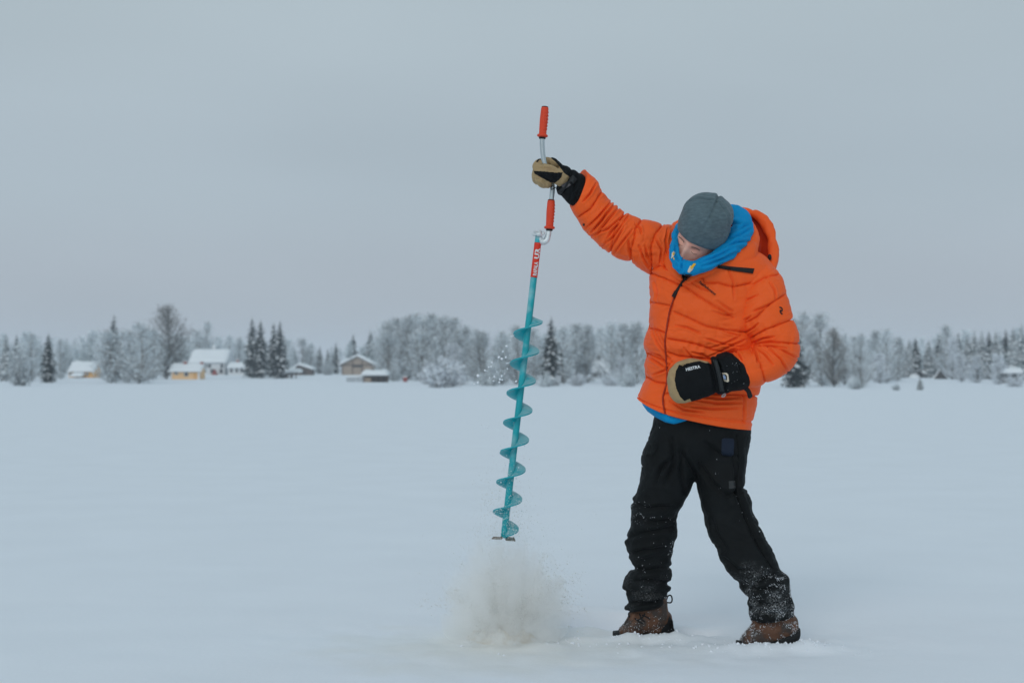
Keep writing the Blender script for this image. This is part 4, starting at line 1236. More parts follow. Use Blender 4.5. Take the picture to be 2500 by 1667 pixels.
folds = [[(1530, 1312), (1565, 1300), (1600, 1296), (1640, 1286)], [(1536, 1352), (1570, 1345), (1620, 1335)], [(1548, 1388), (1580, 1392), (1633, 1384)], [(1528, 1442), (1575, 1452), (1630, 1445)], [(1533, 1418), (1590, 1415), (1636, 1425)],
         [(1545, 1225), (1580, 1240), (1640, 1236)], [(1535, 1472), (1580, 1470), (1620, 1462)], [(1670, 1090), (1660, 1140), (1672, 1200)], [(1640, 1070), (1645, 1130), (1625, 1180)], [(1600, 1180), (1615, 1140), (1640, 1120)],
         [(1800, 1420), (1850, 1440), (1900, 1432)], [(1822, 1458), (1870, 1480), (1930, 1470)], [(1835, 1480), (1880, 1500), (1932, 1490)], [(1740, 1270), (1752, 1310), (1772, 1340)], [(1790, 1100), (1796, 1180), (1800, 1230)],
         [(1802, 1060), (1805, 1130), (1798, 1200), (1815, 1250), (1838, 1300), (1862, 1350), (1888, 1385)], [(1770, 1360), (1800, 1390), (1850, 1395)], [(1705, 1130), (1740, 1180), (1790, 1220)], [(1660, 1100), (1690, 1140), (1700, 1160)],
         [(1720, 1080), (1760, 1110), (1800, 1115)], [(1818, 1190), (1800, 1200), (1770, 1210)], [(1890, 1400), (1860, 1412), (1840, 1430)], [(1560, 1265), (1600, 1275), (1645, 1268)]]
d = creases(px, folds, 0.014, 4.2)
leg = np.clip((px[:, 1] - 1150) / 200, 0, 1)
d += (0.003 + 0.006 * leg) * fbm(np.stack([px[:, 0] / 55 + px[:, 1] / 90, px[:, 1] / 34 + px[:, 0] / 80, vV[:, 1] * 9], -1), 3, 21) + crinkle(px, vV[:, 1], 0.005, 60, 24, 33, 0.15)
d += 0.003 * fbm(vV * 28, 2, 8)
vV = vV + vN * d[:, None]
trousers = obj('trousers', vV, vF, M_BLACK, person)
tag(trousers, 'black canvas work trousers dusted with snow')
bv_tr = bvh_of(trousers)
V, Fc = draped_patch([(1762, 1072), (1768, 1069), (1790, 1070), (1793, 1076), (1791, 1110), (1786, 1114), (1764, 1112), (1761, 1106)], bv_tr, 0.003); obj('thigh_patch', V, Fc, M_NAVY, trousers)
V, Fc = draped_patch([(1779, 1174), (1795, 1173), (1796, 1191), (1780, 1193)], bv_tr, 0.003); obj('fabric_label', V, Fc, M_GREYP, trousers)
V, Fc = draped_patch([(1584, 1082), (1590, 1081), (1604, 1081), (1606, 1087), (1599, 1107), (1593, 1111), (1577, 1112), (1579, 1098)], bv_tr, 0.006, 0.004); obj('pocket_flap', V, Fc, M_BLACK, trousers)
mbobj('side_seam', MB().grid(draped_tube([(1799, 1062), (1805, 1120), (1799, 1190), (1812, 1240), (1836, 1300), (1862, 1350), (1886, 1385)], bv_tr, 0.0028, 0.001)), M_BLACK, trousers)

# ---- boots
def boot(secs_shaft, secs_foot, sole, label):
    mb = MB().grid(loft(secs_shaft, 40, 30)).grid(loft(secs_foot, 40, 60, 2.6))
    V, Fc = mb.arrays()
    v, f, n = voxel(V, Fc, 0.004, 5)
    v = v + n * (0.0025 * fbm(v * 35, 3, 2))[:, None]
    o = obj('boot', v, f, M_LEATHER, person)
    tag(o, label)
    mbobj('sole', MB().grid(loft(sole, 40, 50, 3.0)), M_RUBBER, o)
    return o
boot1 = boot([(1540, 1462, 1628, 1452, .11, .055), (1538, 1490, 1630, 1485, .11, .055), (1533, 1515, 1640, 1520, .11, .055)],
             [(1639, 1500, 1641, 1545, .12, .030), (1628, 1490, 1630, 1548, .12, .045), (1600, 1488, 1600, 1550, .11, .050), (1568, 1494, 1568, 1550, .10, .050), (1545, 1506, 1545, 1550, .09, .054), (1525, 1522, 1524, 1550, .085, .050), (1512, 1534, 1510, 1550, .08, .034)],
             [(1645, 1532, 1645, 1556, .12, .035), (1638, 1530, 1638, 1558, .12, .050), (1600, 1538, 1600, 1560, .11, .054), (1560, 1540, 1560, 1560, .10, .056), (1520, 1540, 1520, 1560, .085, .055), (1503, 1540, 1503, 1556, .08, .036), (1497, 1540, 1496, 1551, .08, .02)],
             'brown leather boot with black laces')
bv = bvh_of(boot1)
for ln in ([(1561, 1496), (1566, 1510), (1575, 1517)], [(1575, 1496), (1568, 1507), (1556, 1514)], [(1549, 1508), (1560, 1517), (1570, 1521)], [(1566, 1500), (1580, 1506), (1588, 1512)]):
    mbobj('lace', MB().grid(draped_tube(ln, bv, 0.0026, 0.002, 1.5, 6)), M_RUBBER, boot1)
for ln in ([(1545, 1490), (1535, 1496), (1537, 1506), (1546, 1502)], [(1543, 1500), (1532, 1513), (1522, 1530)]):
    pts = [P(x, y, D0 + .07) for x, y in dense(ln, 2)]
    mbobj('lace', MB().grid(tube_grid(pts, 0.0026, 6)), M_RUBBER, boot1)
pts = [P(x, y, D0 + .11) for x, y in crom([(1627, 1464), (1631, 1454), (1638, 1453), (1641, 1462), (1638, 1470), (1628, 1470)], 30)]
mbobj('pull_loop', MB().grid(tube_grid(pts, 0.0028, 6)), M_RUBBER, boot1)
V, Fc = draped_patch([(1645, 1534), (1643, 1515), (1634, 1503), (1629, 1520), (1615, 1536), (1614, 1546), (1644, 1546)], bv, 0.003); obj('heel_cap', V, Fc, M_RUBBER, boot1)
mbobj('tongue', MB().grid(loft([(1541, 1480, 1562, 1478, .10, .03), (1535, 1500, 1560, 1502, .09, .03), (1524, 1520, 1545, 1520, .085, .03)], 20, 20)), M_LEATHER, boot1)
boot2 = boot([(1838, 1490, 1936, 1480, -.11, .055), (1836, 1512, 1940, 1505, -.11, .056), (1838, 1535, 1946, 1530, -.11, .052)],
             [(1945, 1505, 1947, 1545, -.10, .03), (1932, 1498, 1934, 1558, -.10, .046), (1900, 1500, 1902, 1568, -.11, .050), (1868, 1506, 1870, 1574, -.12, .052), (1840, 1522, 1842, 1578, -.125, .054), (1822, 1542, 1822, 1578, -.13, .05), (1810, 1556, 1808, 1578, -.135, .034)],
             [(1950, 1530, 1950, 1552, -.10, .035), (1942, 1535, 1942, 1562, -.10, .048), (1905, 1548, 1906, 1575, -.11, .053), (1868, 1560, 1870, 1584, -.12, .055), (1830, 1566, 1830, 1586, -.13, .055), (1808, 1564, 1806, 1582, -.135, .04), (1799, 1562, 1797, 1576, -.135, .02)],
             'brown leather boot caked with fresh snow')

# ---- jacket: trunk
body = [(1668, 610, 1800, 600, .02, .08), (1640, 622, 1832, 612, .02, .11), (1600, 640, 1868, 632, .01, .14), (1590, 662, 1886, 662, .0, .155), (1588, 700, 1884, 700, .0, .165), (1588, 740, 1872, 745, .0, .172), (1586, 790, 1864, 795, .0, .175),
        (1577, 820, 1860, 835, -.005, .175), (1574, 845, 1858, 862, -.005, .175), (1580, 866, 1856, 888, -.005, .17), (1576, 892, 1855, 915, -.005, .17), (1577, 920, 1854, 942, -.005, .168), (1568, 948, 1848, 972, -.005, .168), (1561, 964, 1838, 1008, -.005, .165), (1557, 972, 1829, 1047, -.005, .16)]
nu, nv = 410, 360
G = loft(body, nu, nv, 2.35)
th = np.linspace(0, 2 * math.pi, nu, endpoint=False)
fr = np.clip(-np.sin(th), 0, 1)
lowj = np.clip((np.arange(nv) / (nv - 1) - 0.72) / 0.28, 0, 1)
G[:, :, 2] -= 0.036 * lowj[:, None] * (fr * np.clip(0.75 - 0.5 * np.cos(th), 0, 1))[None]
N, sg = grid_normals(G)
fl = G.reshape(-1, 3); px = proj(fl); NN = N.reshape(-1, 3)
J_SEAMS = [[(1670, 697), (1712, 727), (1751, 752), (1791, 775)], [(1645, 761), (1684, 777), (1726, 797), (1760, 803), (1812, 810), (1860, 812)], [(1630, 826), (1670, 833), (1710, 843), (1745, 856), (1800, 862)], [(1628, 860), (1656, 869), (1726, 876), (1800, 880)],
           [(1626, 905), (1700, 915), (1855, 925)], [(1622, 960), (1732, 961), (1810, 964), (1852, 968)], [(1589, 667), (1642, 688), (1665, 697)], [(1585, 737), (1610, 741), (1634, 746)], [(1584, 800), (1606, 805), (1624, 812)], [(1574, 862), (1597, 870), (1622, 880)],
           [(1576, 920), (1600, 932), (1624, 935)], [(1700, 640), (1720, 690), (1755, 690), (1790, 700), (1840, 690)], [(1590, 600), (1588, 800)][:0] or [(1640, 640), (1600, 650)],
           [(1672, 672), (1650, 714), (1636, 755), (1628, 797), (1623, 836), (1626, 876), (1628, 929), (1618, 971), (1624, 1013)]]
h, bd = seams(px, J_SEAMS, 0.0115, 13.0, 0.004, 0.10, 3)
front = (NN[:, 1] < 0.25)
back_h, _ = seams(px, [[(1500, y), (1950, y)] for y in (640, 700, 760, 820, 880, 940)], 0.0115, 14.0, 0.004, 0.1, 5)
d = np.where(front, h, back_h)
J_CREASE = [[(1592, 806), (1606, 838), (1626, 866), (1642, 884)], [(1598, 800), (1614, 838), (1634, 866)], [(1606, 804), (1618, 830), (1628, 856)], [(1580, 870), (1604, 884), (1626, 900)], [(1588, 862), (1610, 868), (1632, 892)], [(1640, 884), (1622, 905), (1596, 915)],
            [(1728, 872), (1760, 858), (1790, 842), (1815, 832)], [(1735, 850), (1770, 838), (1806, 822)], [(1720, 826), (1760, 838), (1800, 846)], [(1760, 803), (1780, 812), (1810, 822)], [(1740, 760), (1770, 770), (1792, 768)], [(1752, 735), (1775, 752), (1790, 762)],
            [(1700, 976), (1750, 984), (1810, 982)], [(1690, 992), (1740, 998), (1800, 996)], [(1720, 968), (1760, 972), (1800, 970)], [(1637, 980), (1670, 1000), (1720, 1005)], [(1612, 640), (1624, 655), (1640, 662)], [(1640, 646), (1645, 660), (1652, 672)], [(1600, 690), (1606, 715), (1602, 735)], [(1690, 690), (1712, 705), (1735, 712)],
            [(1690, 860), (1715, 866), (1740, 880)], [(1670, 850), (1690, 872), (1700, 890)], [(1650, 795), (1680, 800), (1710, 815)], [(1815, 965), (1814, 1000), (1815, 1030)], [(1775, 650), (1790, 690), (1792, 730)]]
d = d + creases(px, J_CREASE, 0.0095, 2.1) * front
q = np.stack([px[:, 0] / 34, px[:, 1] / 16, fl[:, 1] * 10], -1)
d = d + 0.0026 * fbm(q, 2, 31) + 0.0008 * fbm(fl * 45, 2, 6) + crinkle(px, fl[:, 1], 0.0026, 60, 22, 13, 0.3) + crinkle(px, fl[:, 1], 0.0012, 26, 14, 15, -0.3)
hem = np.clip((np.arange(nv) / (nv - 1) - 0.962) / 0.02, 0, 1).repeat(nu)
hemline = np.exp(-((np.arange(nv) / (nv - 1) - 0.962) / 0.006) ** 2).repeat(nu)
d = d - 0.006 * hemline
fl = fl + NN * (d - 0.007)[:, None]
G = fl.reshape(nv, nu, 3)
cc = G[-1].mean(0)
G = np.concatenate([G, (cc + (G[-1] - cc) * 0.955)[None] - [0, 0, 0.004], (cc + (G[-1] - cc) * 0.93)[None] + [0, 0, 0.03]], 0)
jacket = mbobj('jacket', MB().grid(G), M_ORANGE, person)
tag(jacket, 'orange quilted puffer jacket with black zip')
# blue layer showing below the hem on one side
mbobj('inner_shirt', MB().grid(loft([(1596, 945, 1790, 985, .0, .120), (1568, 976, 1790, 1012, .0, .132), (1578, 1000, 1720, 1024, -.005, .132), (1592, 1012, 1690, 1030, -.015, .124), (1606, 1022, 1664, 1034, -.04, .095), (1618, 1029, 1650, 1036, -.055, .07)], 60, 40)), M_BLUE, person)

# ---- jacket: sleeves
def sleeve(secs, lines, cr, nu, nv, seed, n=2.15, amp=0.0100, Lh=12.0, rot=-0.5):
    G = loft(secs, nu, nv, n)
    N, sg = grid_normals(G)
    fl = G.reshape(-1, 3); px = proj(fl)
    h, bd = seams(px, lines, amp, Lh, 0.004, 0.11, seed)
    d = h + creases(px, cr, 0.0110, 2.0)
    d = d + 0.0024 * fbm(np.stack([px[:, 0] / 26, px[:, 1] / 26, fl[:, 1] * 10], -1), 2, seed) + 0.0008 * fbm(fl * 45, 2, seed + 1) + crinkle(px, fl[:, 1], 0.0030, 46, 19, seed + 5, rot) + crinkle(px, fl[:, 1], 0.0014, 22, 13, seed + 7, rot + .4)
    return (fl + N.reshape(-1, 3) * (d - 0.007)[:, None]).reshape(G.shape)
armR = [(1428, 416, 1396, 508, .0, .070), (1436, 424, 1400, 517, .0, .074), (1454, 440, 1410, 534, .0, .078), (1470, 466, 1429, 563, .0, .080), (1492, 494, 1444, 578, .0, .078), (1527, 520, 1489, 619, .0, .082), (1566, 536, 1538, 641, .0, .088), (1617, 545, 1572, 661, .01, .098), (1652, 556, 1597, 676, .03, .105), (1690, 580, 1640, 690, .03, .10)]
sR = [[(1470, 469), (1441, 510), (1413, 529)], [(1566, 537), (1551, 558), (1549, 580), (1540, 610), (1539, 641)], [(1618, 546), (1600, 571), (1590, 603), (1592, 668)], [(1527, 518), (1500, 560), (1489, 619)]]
cR = [[(1528, 522), (1486, 558), (1443, 575)], [(1534, 527), (1500, 576), (1470, 601)], [(1524, 552), (1505, 585), (1489, 612)], [(1492, 494), (1460, 530), (1432, 556)], [(1500, 500), (1470, 536), (1445, 566)], [(1510, 508), (1478, 546), (1456, 575)], [(1520, 540), (1496, 560), (1478, 590)], [(1545, 560), (1520, 590), (1500, 618)],
      [(1560, 600), (1572, 630), (1586, 652)], [(1600, 580), (1615, 610), (1612, 640)], [(1575, 600), (1580, 625), (1590, 640)], [(1454, 450), (1440, 474), (1424, 492)], [(1534, 584), (1536, 610), (1545, 636)], [(1552, 548), (1562, 556), (1566, 570)], [(1480, 520), (1470, 540), (1450, 560)], [(1630, 560), (1624, 590), (1630, 620)]]
G = sleeve(armR, sR, cR, 210, 320, 41, rot=-0.95)
axd = G[30].mean(0) - G[0].mean(0); axd /= np.linalg.norm(axd)
fro = -(G - G.mean(1, keepdims=True))[..., 1]; fro = fro / np.abs(fro).max(1, keepdims=True)
G = G + axd * (0.026 * np.clip(1 - np.arange(320) / 66, 0, 1)[:, None] ** 1.5 * fro)[..., None]
c0 = G[0].mean(0)
G = np.concatenate([(c0 + (G[0] - c0) * 0.82)[None] + (G[6].mean(0) - G[0].mean(0)) * 1.5, (c0 + (G[0] - c0) * 0.93)[None], G], 0)
sleeveR = mbobj('sleeve', MB().grid(G), M_ORANGE, jacket)
tag(sleeveR, 'raised orange sleeve')
armL = [(1765, 690, 1872, 640, -.03, .085), (1785, 712, 1904, 668, -.05, .100), (1793, 742, 1917, 708, -.075, .105), (1794, 778, 1929, 752, -.09, .105), (1808, 806, 1941, 794, -.105, .100), (1828, 832, 1952, 832, -.115, .098), (1832, 844, 1949, 864, -.13, .098),
        (1830, 850, 1934, 893, -.15, .095), (1822, 853, 1904, 919, -.17, .090), (1810, 856, 1872, 935, -.19, .085), (1797, 860, 1850, 943, -.205, .078), (1786, 866, 1830, 944, -.215, .070), (1772, 874, 1812, 942, -.225, .062)]
sL = [[(1794, 721), (1832, 697), (1869, 674), (1902, 668)], [(1803, 797), (1847, 772), (1881, 741), (1917, 719)], [(1832, 826), (1867, 805), (1905, 790), (1940, 778)], [(1833, 853), (1858, 887), (1869, 934)], [(1836, 842), (1881, 833), (1953, 838)]]
cL = [[(1862, 843), (1903, 853), (1946, 874)], [(1874, 850), (1903, 876), (1921, 905)], [(1836, 846), (1880, 846), (1920, 850)], [(1797, 860), (1806, 870), (1812, 880)], [(1838, 838), (1862, 826), (1890, 822)], [(1806, 800), (1820, 780), (1832, 772)], [(1838, 850), (1866, 866), (1886, 890)], [(1800, 740), (1830, 730), (1850, 720)],
      [(1815, 815), (1840, 800), (1850, 790)], [(1880, 690), (1890, 710), (1894, 730)], [(1836, 848), (1846, 868), (1850, 884)], [(1840, 760), (1860, 752), (1880, 742)]]
G = sleeve(armL, sL, cL, 210, 350, 51)
sleeveL = mbobj('sleeve', MB().grid(G), M_ORANGE, jacket)
tag(sleeveL, 'bent orange sleeve with small black emblem')

# ---- collar, hood
def rope(pts, nv, nu, seed, amp=0.006, every=0.075, flat=1.0):
    A = crom(np.array([list(P(p[0], p[1], D0 + p[2])) + [p[3]] for p in pts]), nv)
    G = tube_grid(A[:, :3], A[:, 3], nu, flat)
    N, sg = grid_normals(G)
    fl = G.reshape(-1, 3)
    arc = np.concatenate([[0], np.cumsum(np.linalg.norm(np.diff(A[:, :3], axis=0), axis=1))]).repeat(nu)
    ph = np.abs(((arc / every) % 1.0) - 0.5) * 2
    d = amp * (ph ** 3) * -1.6 + amp * 0.9 * fbm(fl * 26, 3, seed) + 0.002 * fbm(fl * 60, 2, seed)
    return (fl + N.reshape(-1, 3) * d[:, None]).reshape(G.shape)
collar = [(1664, 684, -.155, .010), (1650, 664, -.125, .020), (1638, 640, -.085, .026), (1632, 606, -.01, .026), (1642, 574, .07, .028), (1672, 548, .12, .03), (1740, 528, .15, .03), (1800, 524, .12, .03), (1826, 548, .04, .022), (1836, 585, -.02, .030), (1820, 622, -.08, .042), (1784, 646, -.115, .036), (1738, 660, -.14, .027), (1700, 674, -.157, .018), (1676, 690, -.162, .008)]
col_o = mbobj('collar', MB().grid(rope(collar, 300, 56, 61, 0.0035, 0.14)), M_ORANGE, jacket)
rim = [(1880, 662, -.02, .020), (1888, 628, .02, .022), (1886, 590, .06, .022), (1872, 550, .10, .022), (1848, 525, .14, .021), (1802, 518, .17, .020), (1740, 530, .20, .024), (1685, 548, .18, .022), (1660, 566, .14, .014)]
rimG = rope(rim, 260, 44, 62, 0.0045, 0.16)
hood = mbobj('hood', MB().grid(rimG), M_ORANGE, jacket)
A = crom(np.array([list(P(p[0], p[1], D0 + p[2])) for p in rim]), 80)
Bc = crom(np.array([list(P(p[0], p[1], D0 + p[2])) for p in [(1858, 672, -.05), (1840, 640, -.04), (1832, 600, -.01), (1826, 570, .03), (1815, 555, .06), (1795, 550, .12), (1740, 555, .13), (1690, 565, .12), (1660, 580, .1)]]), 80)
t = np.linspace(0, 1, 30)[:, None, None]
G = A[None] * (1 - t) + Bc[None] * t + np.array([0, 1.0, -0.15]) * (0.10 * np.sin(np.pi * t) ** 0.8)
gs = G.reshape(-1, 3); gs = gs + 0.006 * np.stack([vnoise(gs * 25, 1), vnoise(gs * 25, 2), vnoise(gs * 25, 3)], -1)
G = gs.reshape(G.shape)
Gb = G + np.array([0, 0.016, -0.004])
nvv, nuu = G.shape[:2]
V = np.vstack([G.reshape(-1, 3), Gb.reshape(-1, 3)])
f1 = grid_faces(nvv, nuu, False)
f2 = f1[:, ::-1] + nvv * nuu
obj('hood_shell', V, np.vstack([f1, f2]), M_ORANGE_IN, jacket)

# ---- gaiter
gaiter = [(1654, 568, -.06, .016), (1646, 592, -.135, .014), (1647, 618, -.18, .018), (1656, 646, -.205, .025), (1682, 655, -.215, .027), (1712, 649, -.200, .028), (1750, 630, -.170, .030), (1788, 600, -.115, .037), (1809, 566, -.045, .042), (1808, 536, .02, .040), (1784, 520, .07, .032), (1740, 530, .10, .026), (1690, 545, .09, .024), (1662, 554, .02, .020), (1654, 568, -.06, .016)]
A = crom(np.array([list(P(p[0], p[1], D0 + p[2])) + [p[3]] for p in gaiter]), 260)
G = tube_grid(A[:, :3], A[:, 3], 48)
N, sg = grid_normals(G)
fl = G.reshape(-1, 3); px = proj(fl)
gl = [[(1790, 606), (1750, 626), (1710, 640)], [(1800, 618), (1755, 636), (1715, 650)], [(1832, 560), (1806, 572), (1778, 580)], [(1776, 560), (1790, 545), (1808, 545)], [(1666, 636), (1664, 648), (1664, 660)], [(1826, 590), (1800, 590), (1780, 598)], [(1650, 600), (1648, 622), (1660, 640)], [(1830, 548), (1818, 550), (1806, 556)]]
d = creases(px, gl, 0.011, 2.6) + 0.006 * fbm(fl * 22, 3, 71) + crinkle(px, fl[:, 1], 0.004, 30, 12, 77, -0.5)
fl = fl + N.reshape(-1, 3) * d[:, None]
gaiter_o = mbobj('neck_gaiter', MB().grid(fl.reshape(G.shape), cap=False), M_BLUE, person)
tag(gaiter_o, 'blue neck gaiter with small yellow and cream print')
bv = bvh_of(gaiter_o)
def oval(cx, cy, a, b2, ang, n=14):
    t = np.linspace(0, 2 * math.pi, n, endpoint=False); c, s = math.cos(R(ang)), math.sin(R(ang))
    x = a * np.cos(t); y = b2 * np.sin(t)
    return np.stack([cx + x * c - y * s, cy + x * s + y * c], -1)
for poly, m in (([(1685.3, 648), (1693.4, 654), (1690, 660), (1683, 666.5), (1679, 665), (1678.7, 661), (1682, 654)], M_CREAM), ([(1685, 653), (1693.4, 643), (1698.5, 643), (1698.5, 646), (1693.4, 652), (1688, 657)], M_YELLOW), ([(1640.4, 617.5), (1644.5, 613), (1648.6, 616.5), (1647.5, 621.6), (1643.5, 627.7), (1638.4, 631.8), (1637.6, 629.8), (1639.4, 626.7)], M_CREAM), ([(1642, 618.5), (1645.5, 616.5), (1647, 620.6), (1644, 623.6)], M_YELLOW), ([(1643, 628.7), (1645.5, 628.7), (1647, 633.8), (1645, 634.9)], M_YELLOW)):
    V, Fc = draped_patch(poly, bv, 0.0035 if m is M_YELLOW else 0.002, 0.001); obj('printed_motif', V, Fc, m, gaiter_o)

# ---- zip, lettering, strap on the jacket
bvj = bvh_of(jacket)
mbobj('zip', MB().grid(draped_tube([(1666, 688), (1650, 716), (1636, 755), (1628, 797), (1623, 836), (1626, 876), (1628, 929), (1618, 971), (1623, 1010)], bvj, 0.0032, 0.0005)), mat('zip_tape', (0.36, 0.035, 0.012), 0.6), jacket)
bvc = bvh_of(jacket, col_o, sleeveL, gaiter_o)
mbobj('zip_flap', MB().grid(draped_tube([(1676, 676), (1667, 688), (1658, 702), (1650, 714)], bvc, np.linspace(0.011, 0.004, 18)[:max(8, int(47 / 2))] if False else 0.0065, 0.004)), M_INK, jacket)
V, Fc = draped_patch([(1664, 669), (1690, 671), (1684, 677), (1673, 686), (1667, 690), (1665, 680)], bvc, 0.004); obj('zip_garage', V, Fc, M_INK, jacket)
mbobj('zip_pull', MB().grid(draped_tube([(1651, 712), (1647, 719), (1644, 725)], bvj, 0.0075, 0.006)), M_INK, jacket)
V, Fc = draped_patch([(1753, 647), (1775, 649.5), (1800, 652), (1842, 655.5), (1838, 668), (1800, 662.5), (1775, 658.5), (1751, 655)], bvc, 0.006); obj('velcro_strip', V, Fc, M_INK, jacket)
q, fc = text_mesh('PeakPerformance', 1706, 690, 8.8, 38.0, 0.80, 0.15, 0.03)
obj('lettering', drape(q, bvj, 0.006), fc, M_INK, jacket, smooth=False)
bvs = bvh_of(sleeveL)
for ln in ([(1902.5, 750.5), (1907, 751), (1910, 756), (1907, 761)], [(1906, 756), (1904.5, 761), (1907, 765), (1910, 767)]):
    mbobj('emblem', MB().grid(draped_tube(ln, bvs, 0.0030, 0.000, 1.0, 8)), M_INK, sleeveL if False else jacket)
q = P(1879, 630, D0 - .05)
V0, F0 = ICO2
obj('cord_toggle', V0 * np.array([.0075, .008, .012]) + P(1879, 628, D0 - .022), F0, M_INK, jacket)
mbobj('cord', MB().grid(tube_grid([P(x, y, D0 - .03) for x, y in crom([(1878, 634), (1872, 637), (1864, 640)], 12)], 0.0022, 6)), M_INK, jacket)
bvr = bvh_of(sleeveR)
V, Fc = draped_patch(oval(1425, 549, 2.6, 3.2, 0), bvr, 0.003); obj('snap_button', V, Fc, M_INK, jacket)

# ---- bent-arm mitten
mit = [(1629, 924, 1630, 948, -.245, .012), (1634, 904, 1634, 963, -.245, .032), (1646, 890, 1644, 977, -.245, .042), (1664, 880, 1662, 984, -.245, .048), (1690, 875, 1690, 980, -.245, .050), (1712, 879, 1712, 973, -.242, .050), (1727, 884, 1729, 967, -.24, .048), (1736, 885, 1744, 960, -.238, .047),
       (1738, 874, 1764, 961, -.235, .056), (1757, 863, 1782, 956, -.23, .070), (1774, 859, 1798, 954, -.225, .080), (1792, 869, 1812, 952, -.215, .084), (1810, 881, 1827, 945, -.205, .078)]
G = loft(mit, 180, 320, 2.4)
N, sg = grid_normals(G)
fl = G.reshape(-1, 3); px = proj(fl)
d = creases(px, [[(1734, 880), (1742, 920), (1748, 958)], [(1746, 868), (1758, 910), (1768, 958)], [(1658, 892), (1668, 893), (1684, 886)], [(1790, 872), (1806, 895), (1812, 915)], [(1752, 885), (1768, 920), (1772, 950)]], 0.009, 3.2) + 0.003 * fbm(fl * 26, 3, 81)
fl = fl + N.reshape(-1, 3) * d[:, None]
G = fl.reshape(G.shape)
ce = G[-1].mean(0)
G = np.concatenate([G, (ce + (G[-1] - ce) * 0.9)[None], (G[-6:-5] + (ce - G[-6:-5]) * 0.12)], 0)
mbm = MB().grid(G)
V, Fc = mbm.arrays()
cen = np.array([V[f].mean(0) for f in Fc]); cpx = proj(cen)
tanp = inpoly(cpx, [(1600, 860), (1660, 860), (1735, 872), (1731, 886), (1722, 886), (1708, 881), (1690, 884), (1676, 888), (1666, 893), (1658, 890), (1650, 906), (1647, 928), (1651, 948), (1660, 968), (1671, 979), (1684, 973), (1700, 1000), (1600, 1000)])
mi = np.where(tanp | ((cen[:, 1] > D0 - .235) & (cpx[:, 0] < 1730)), 1, 0)
mitten = obj('mitten', V, Fc, [M_GLOVE_BLACK, M_TAN], person, mi=mi)
tag(mitten, 'black mitten with tan leather tip held at the waist')
bvm = bvh_of(mitten)
q, fc = text_mesh('HESTRA', 1675, 905.5, 10.2, -12.5, 0.98, 0.0, 0.03)
obj('lettering', drape(q, bvm, 0.003), fc, M_WHITE, mitten, smooth=False)
for poly, m, l in (([(1763, 910), (1774, 910), (1778, 914), (1780, 930), (1777, 933), (1768, 930)], M_CREAM, .003), ([(1764, 913), (1771, 913), (1775, 918), (1775, 928), (1768, 927)], M_INK, .0045), ([(1765, 915), (1769, 915), (1772, 920), (1772, 926), (1767, 925)], mat('pale_blue_print', (0.30, 0.42, 0.62), 0.7), .006)):
    V, Fc = draped_patch(poly, bvm, l, 0.001); obj('logo_badge', V, Fc, m, mitten)
mbobj('wrist_strap', MB().grid(loft([(1741, 878, 1751, 880, -.285, .012), (1750, 915, 1760, 914, -.292, .012), (1758, 955, 1768, 955, -.285, .012)], 20, 30, 4)), M_STRAP, mitten)
mbobj('pull_tab', MB().grid(loft([(1812, 949, 1826, 945, -.225, .006), (1822, 957, 1832, 952, -.225, .006), (1826, 970, 1837, 966, -.225, .008), (1830, 973, 1834, 971, -.225, .003)], 16, 24, 3)), M_RUBBER, mitten)
mbobj('metal_hook', MB().grid(tube_grid([P(x, y, D0 - .24) for x, y in crom([(1776, 956), (1768, 961), (1762, 967), (1767, 968), (1772, 962)], 20)], 0.0022, 6)), mat('bare_steel', (0.6, 0.62, 0.62), 0.35, metal=0.9), mitten)
mbobj('thumb', MB().grid(tube_grid([P(x, y, D0 + dd) for x, y, dd in crom([(1722, 905, -.20), (1700, 895, -.195), (1680, 893, -.20), (1668, 897, -.205)], 20)], np.concatenate([np.linspace(.022, .019, 15), np.linspace(.018, .006, 5)]), 14)), M_TAN, mitten)

# ---- raised mitten gripping the bar
def blob(c, r, rot=0.0):
    V0, F0 = ICO3
    s = D0 / F
    v = V0 * np.array([r[0] * s, r[2], r[1] * s])
    a = R(rot); ca, sa = math.cos(a), math.sin(a)
    v = np.stack([v[:, 0] * ca + v[:, 2] * sa, v[:, 1], -v[:, 0] * sa + v[:, 2] * ca], -1)
    return v + P(c[0], c[1], D0 + c[2]), F0.tolist()
mb = MB()
for c, r, a in (((1348, 412, .045), (38, 24, .032), 30), ((1322, 408, .035), (22, 20, .040), 10), ((1315, 424, .010), (16, 27, .050), 12), ((1326, 437, -.022), (20, 23, .034), -20), ((1337, 446, -.025), (12, 13, .026), 0), ((1372, 430, .028), (24, 26, .040), 35), ((1352, 398, .02), (16, 11, .034), 35)):
    mb.add(*blob(c, r, a))
mb.grid(tube_grid(crom([P(1380, 440, D0 - .005), P(1364, 432, D0 - .045), P(1340, 420, D0 - .058), P(1318, 413, D0 - .048), P(1303, 414, D0 - .035)], 30), np.interp(np.linspace(0, 1, 30), [0, .3, .8, 1], [.032, .031, .019, .009]), 20))
V, Fc = mb.arrays()
v, f, n = voxel(V, Fc, 0.0019, 9)
px = proj(v)
v = v + n * (0.0025 * fbm(v * 60, 3, 5) + creases(px, [[(1306, 436), (1322, 440), (1340, 452)], [(1308, 428), (1318, 432), (1330, 444)], [(1318, 398), (1324, 402), (1326, 410)], [(1310, 412), (1340, 408), (1372, 412)]], 0.004, 2.2))[:, None]
cpx = px[f].mean(1); cn = n[f].mean(1); cd = v[f].mean(1)[:, 1]
blk = inpoly(cpx, [(1303, 417), (1330, 419), (1356, 421.5), (1374, 421), (1371, 432), (1364, 441), (1354, 447), (1345, 446), (1334, 441), (1318, 432), (1306, 425)]) & (cd < D0 - .02)
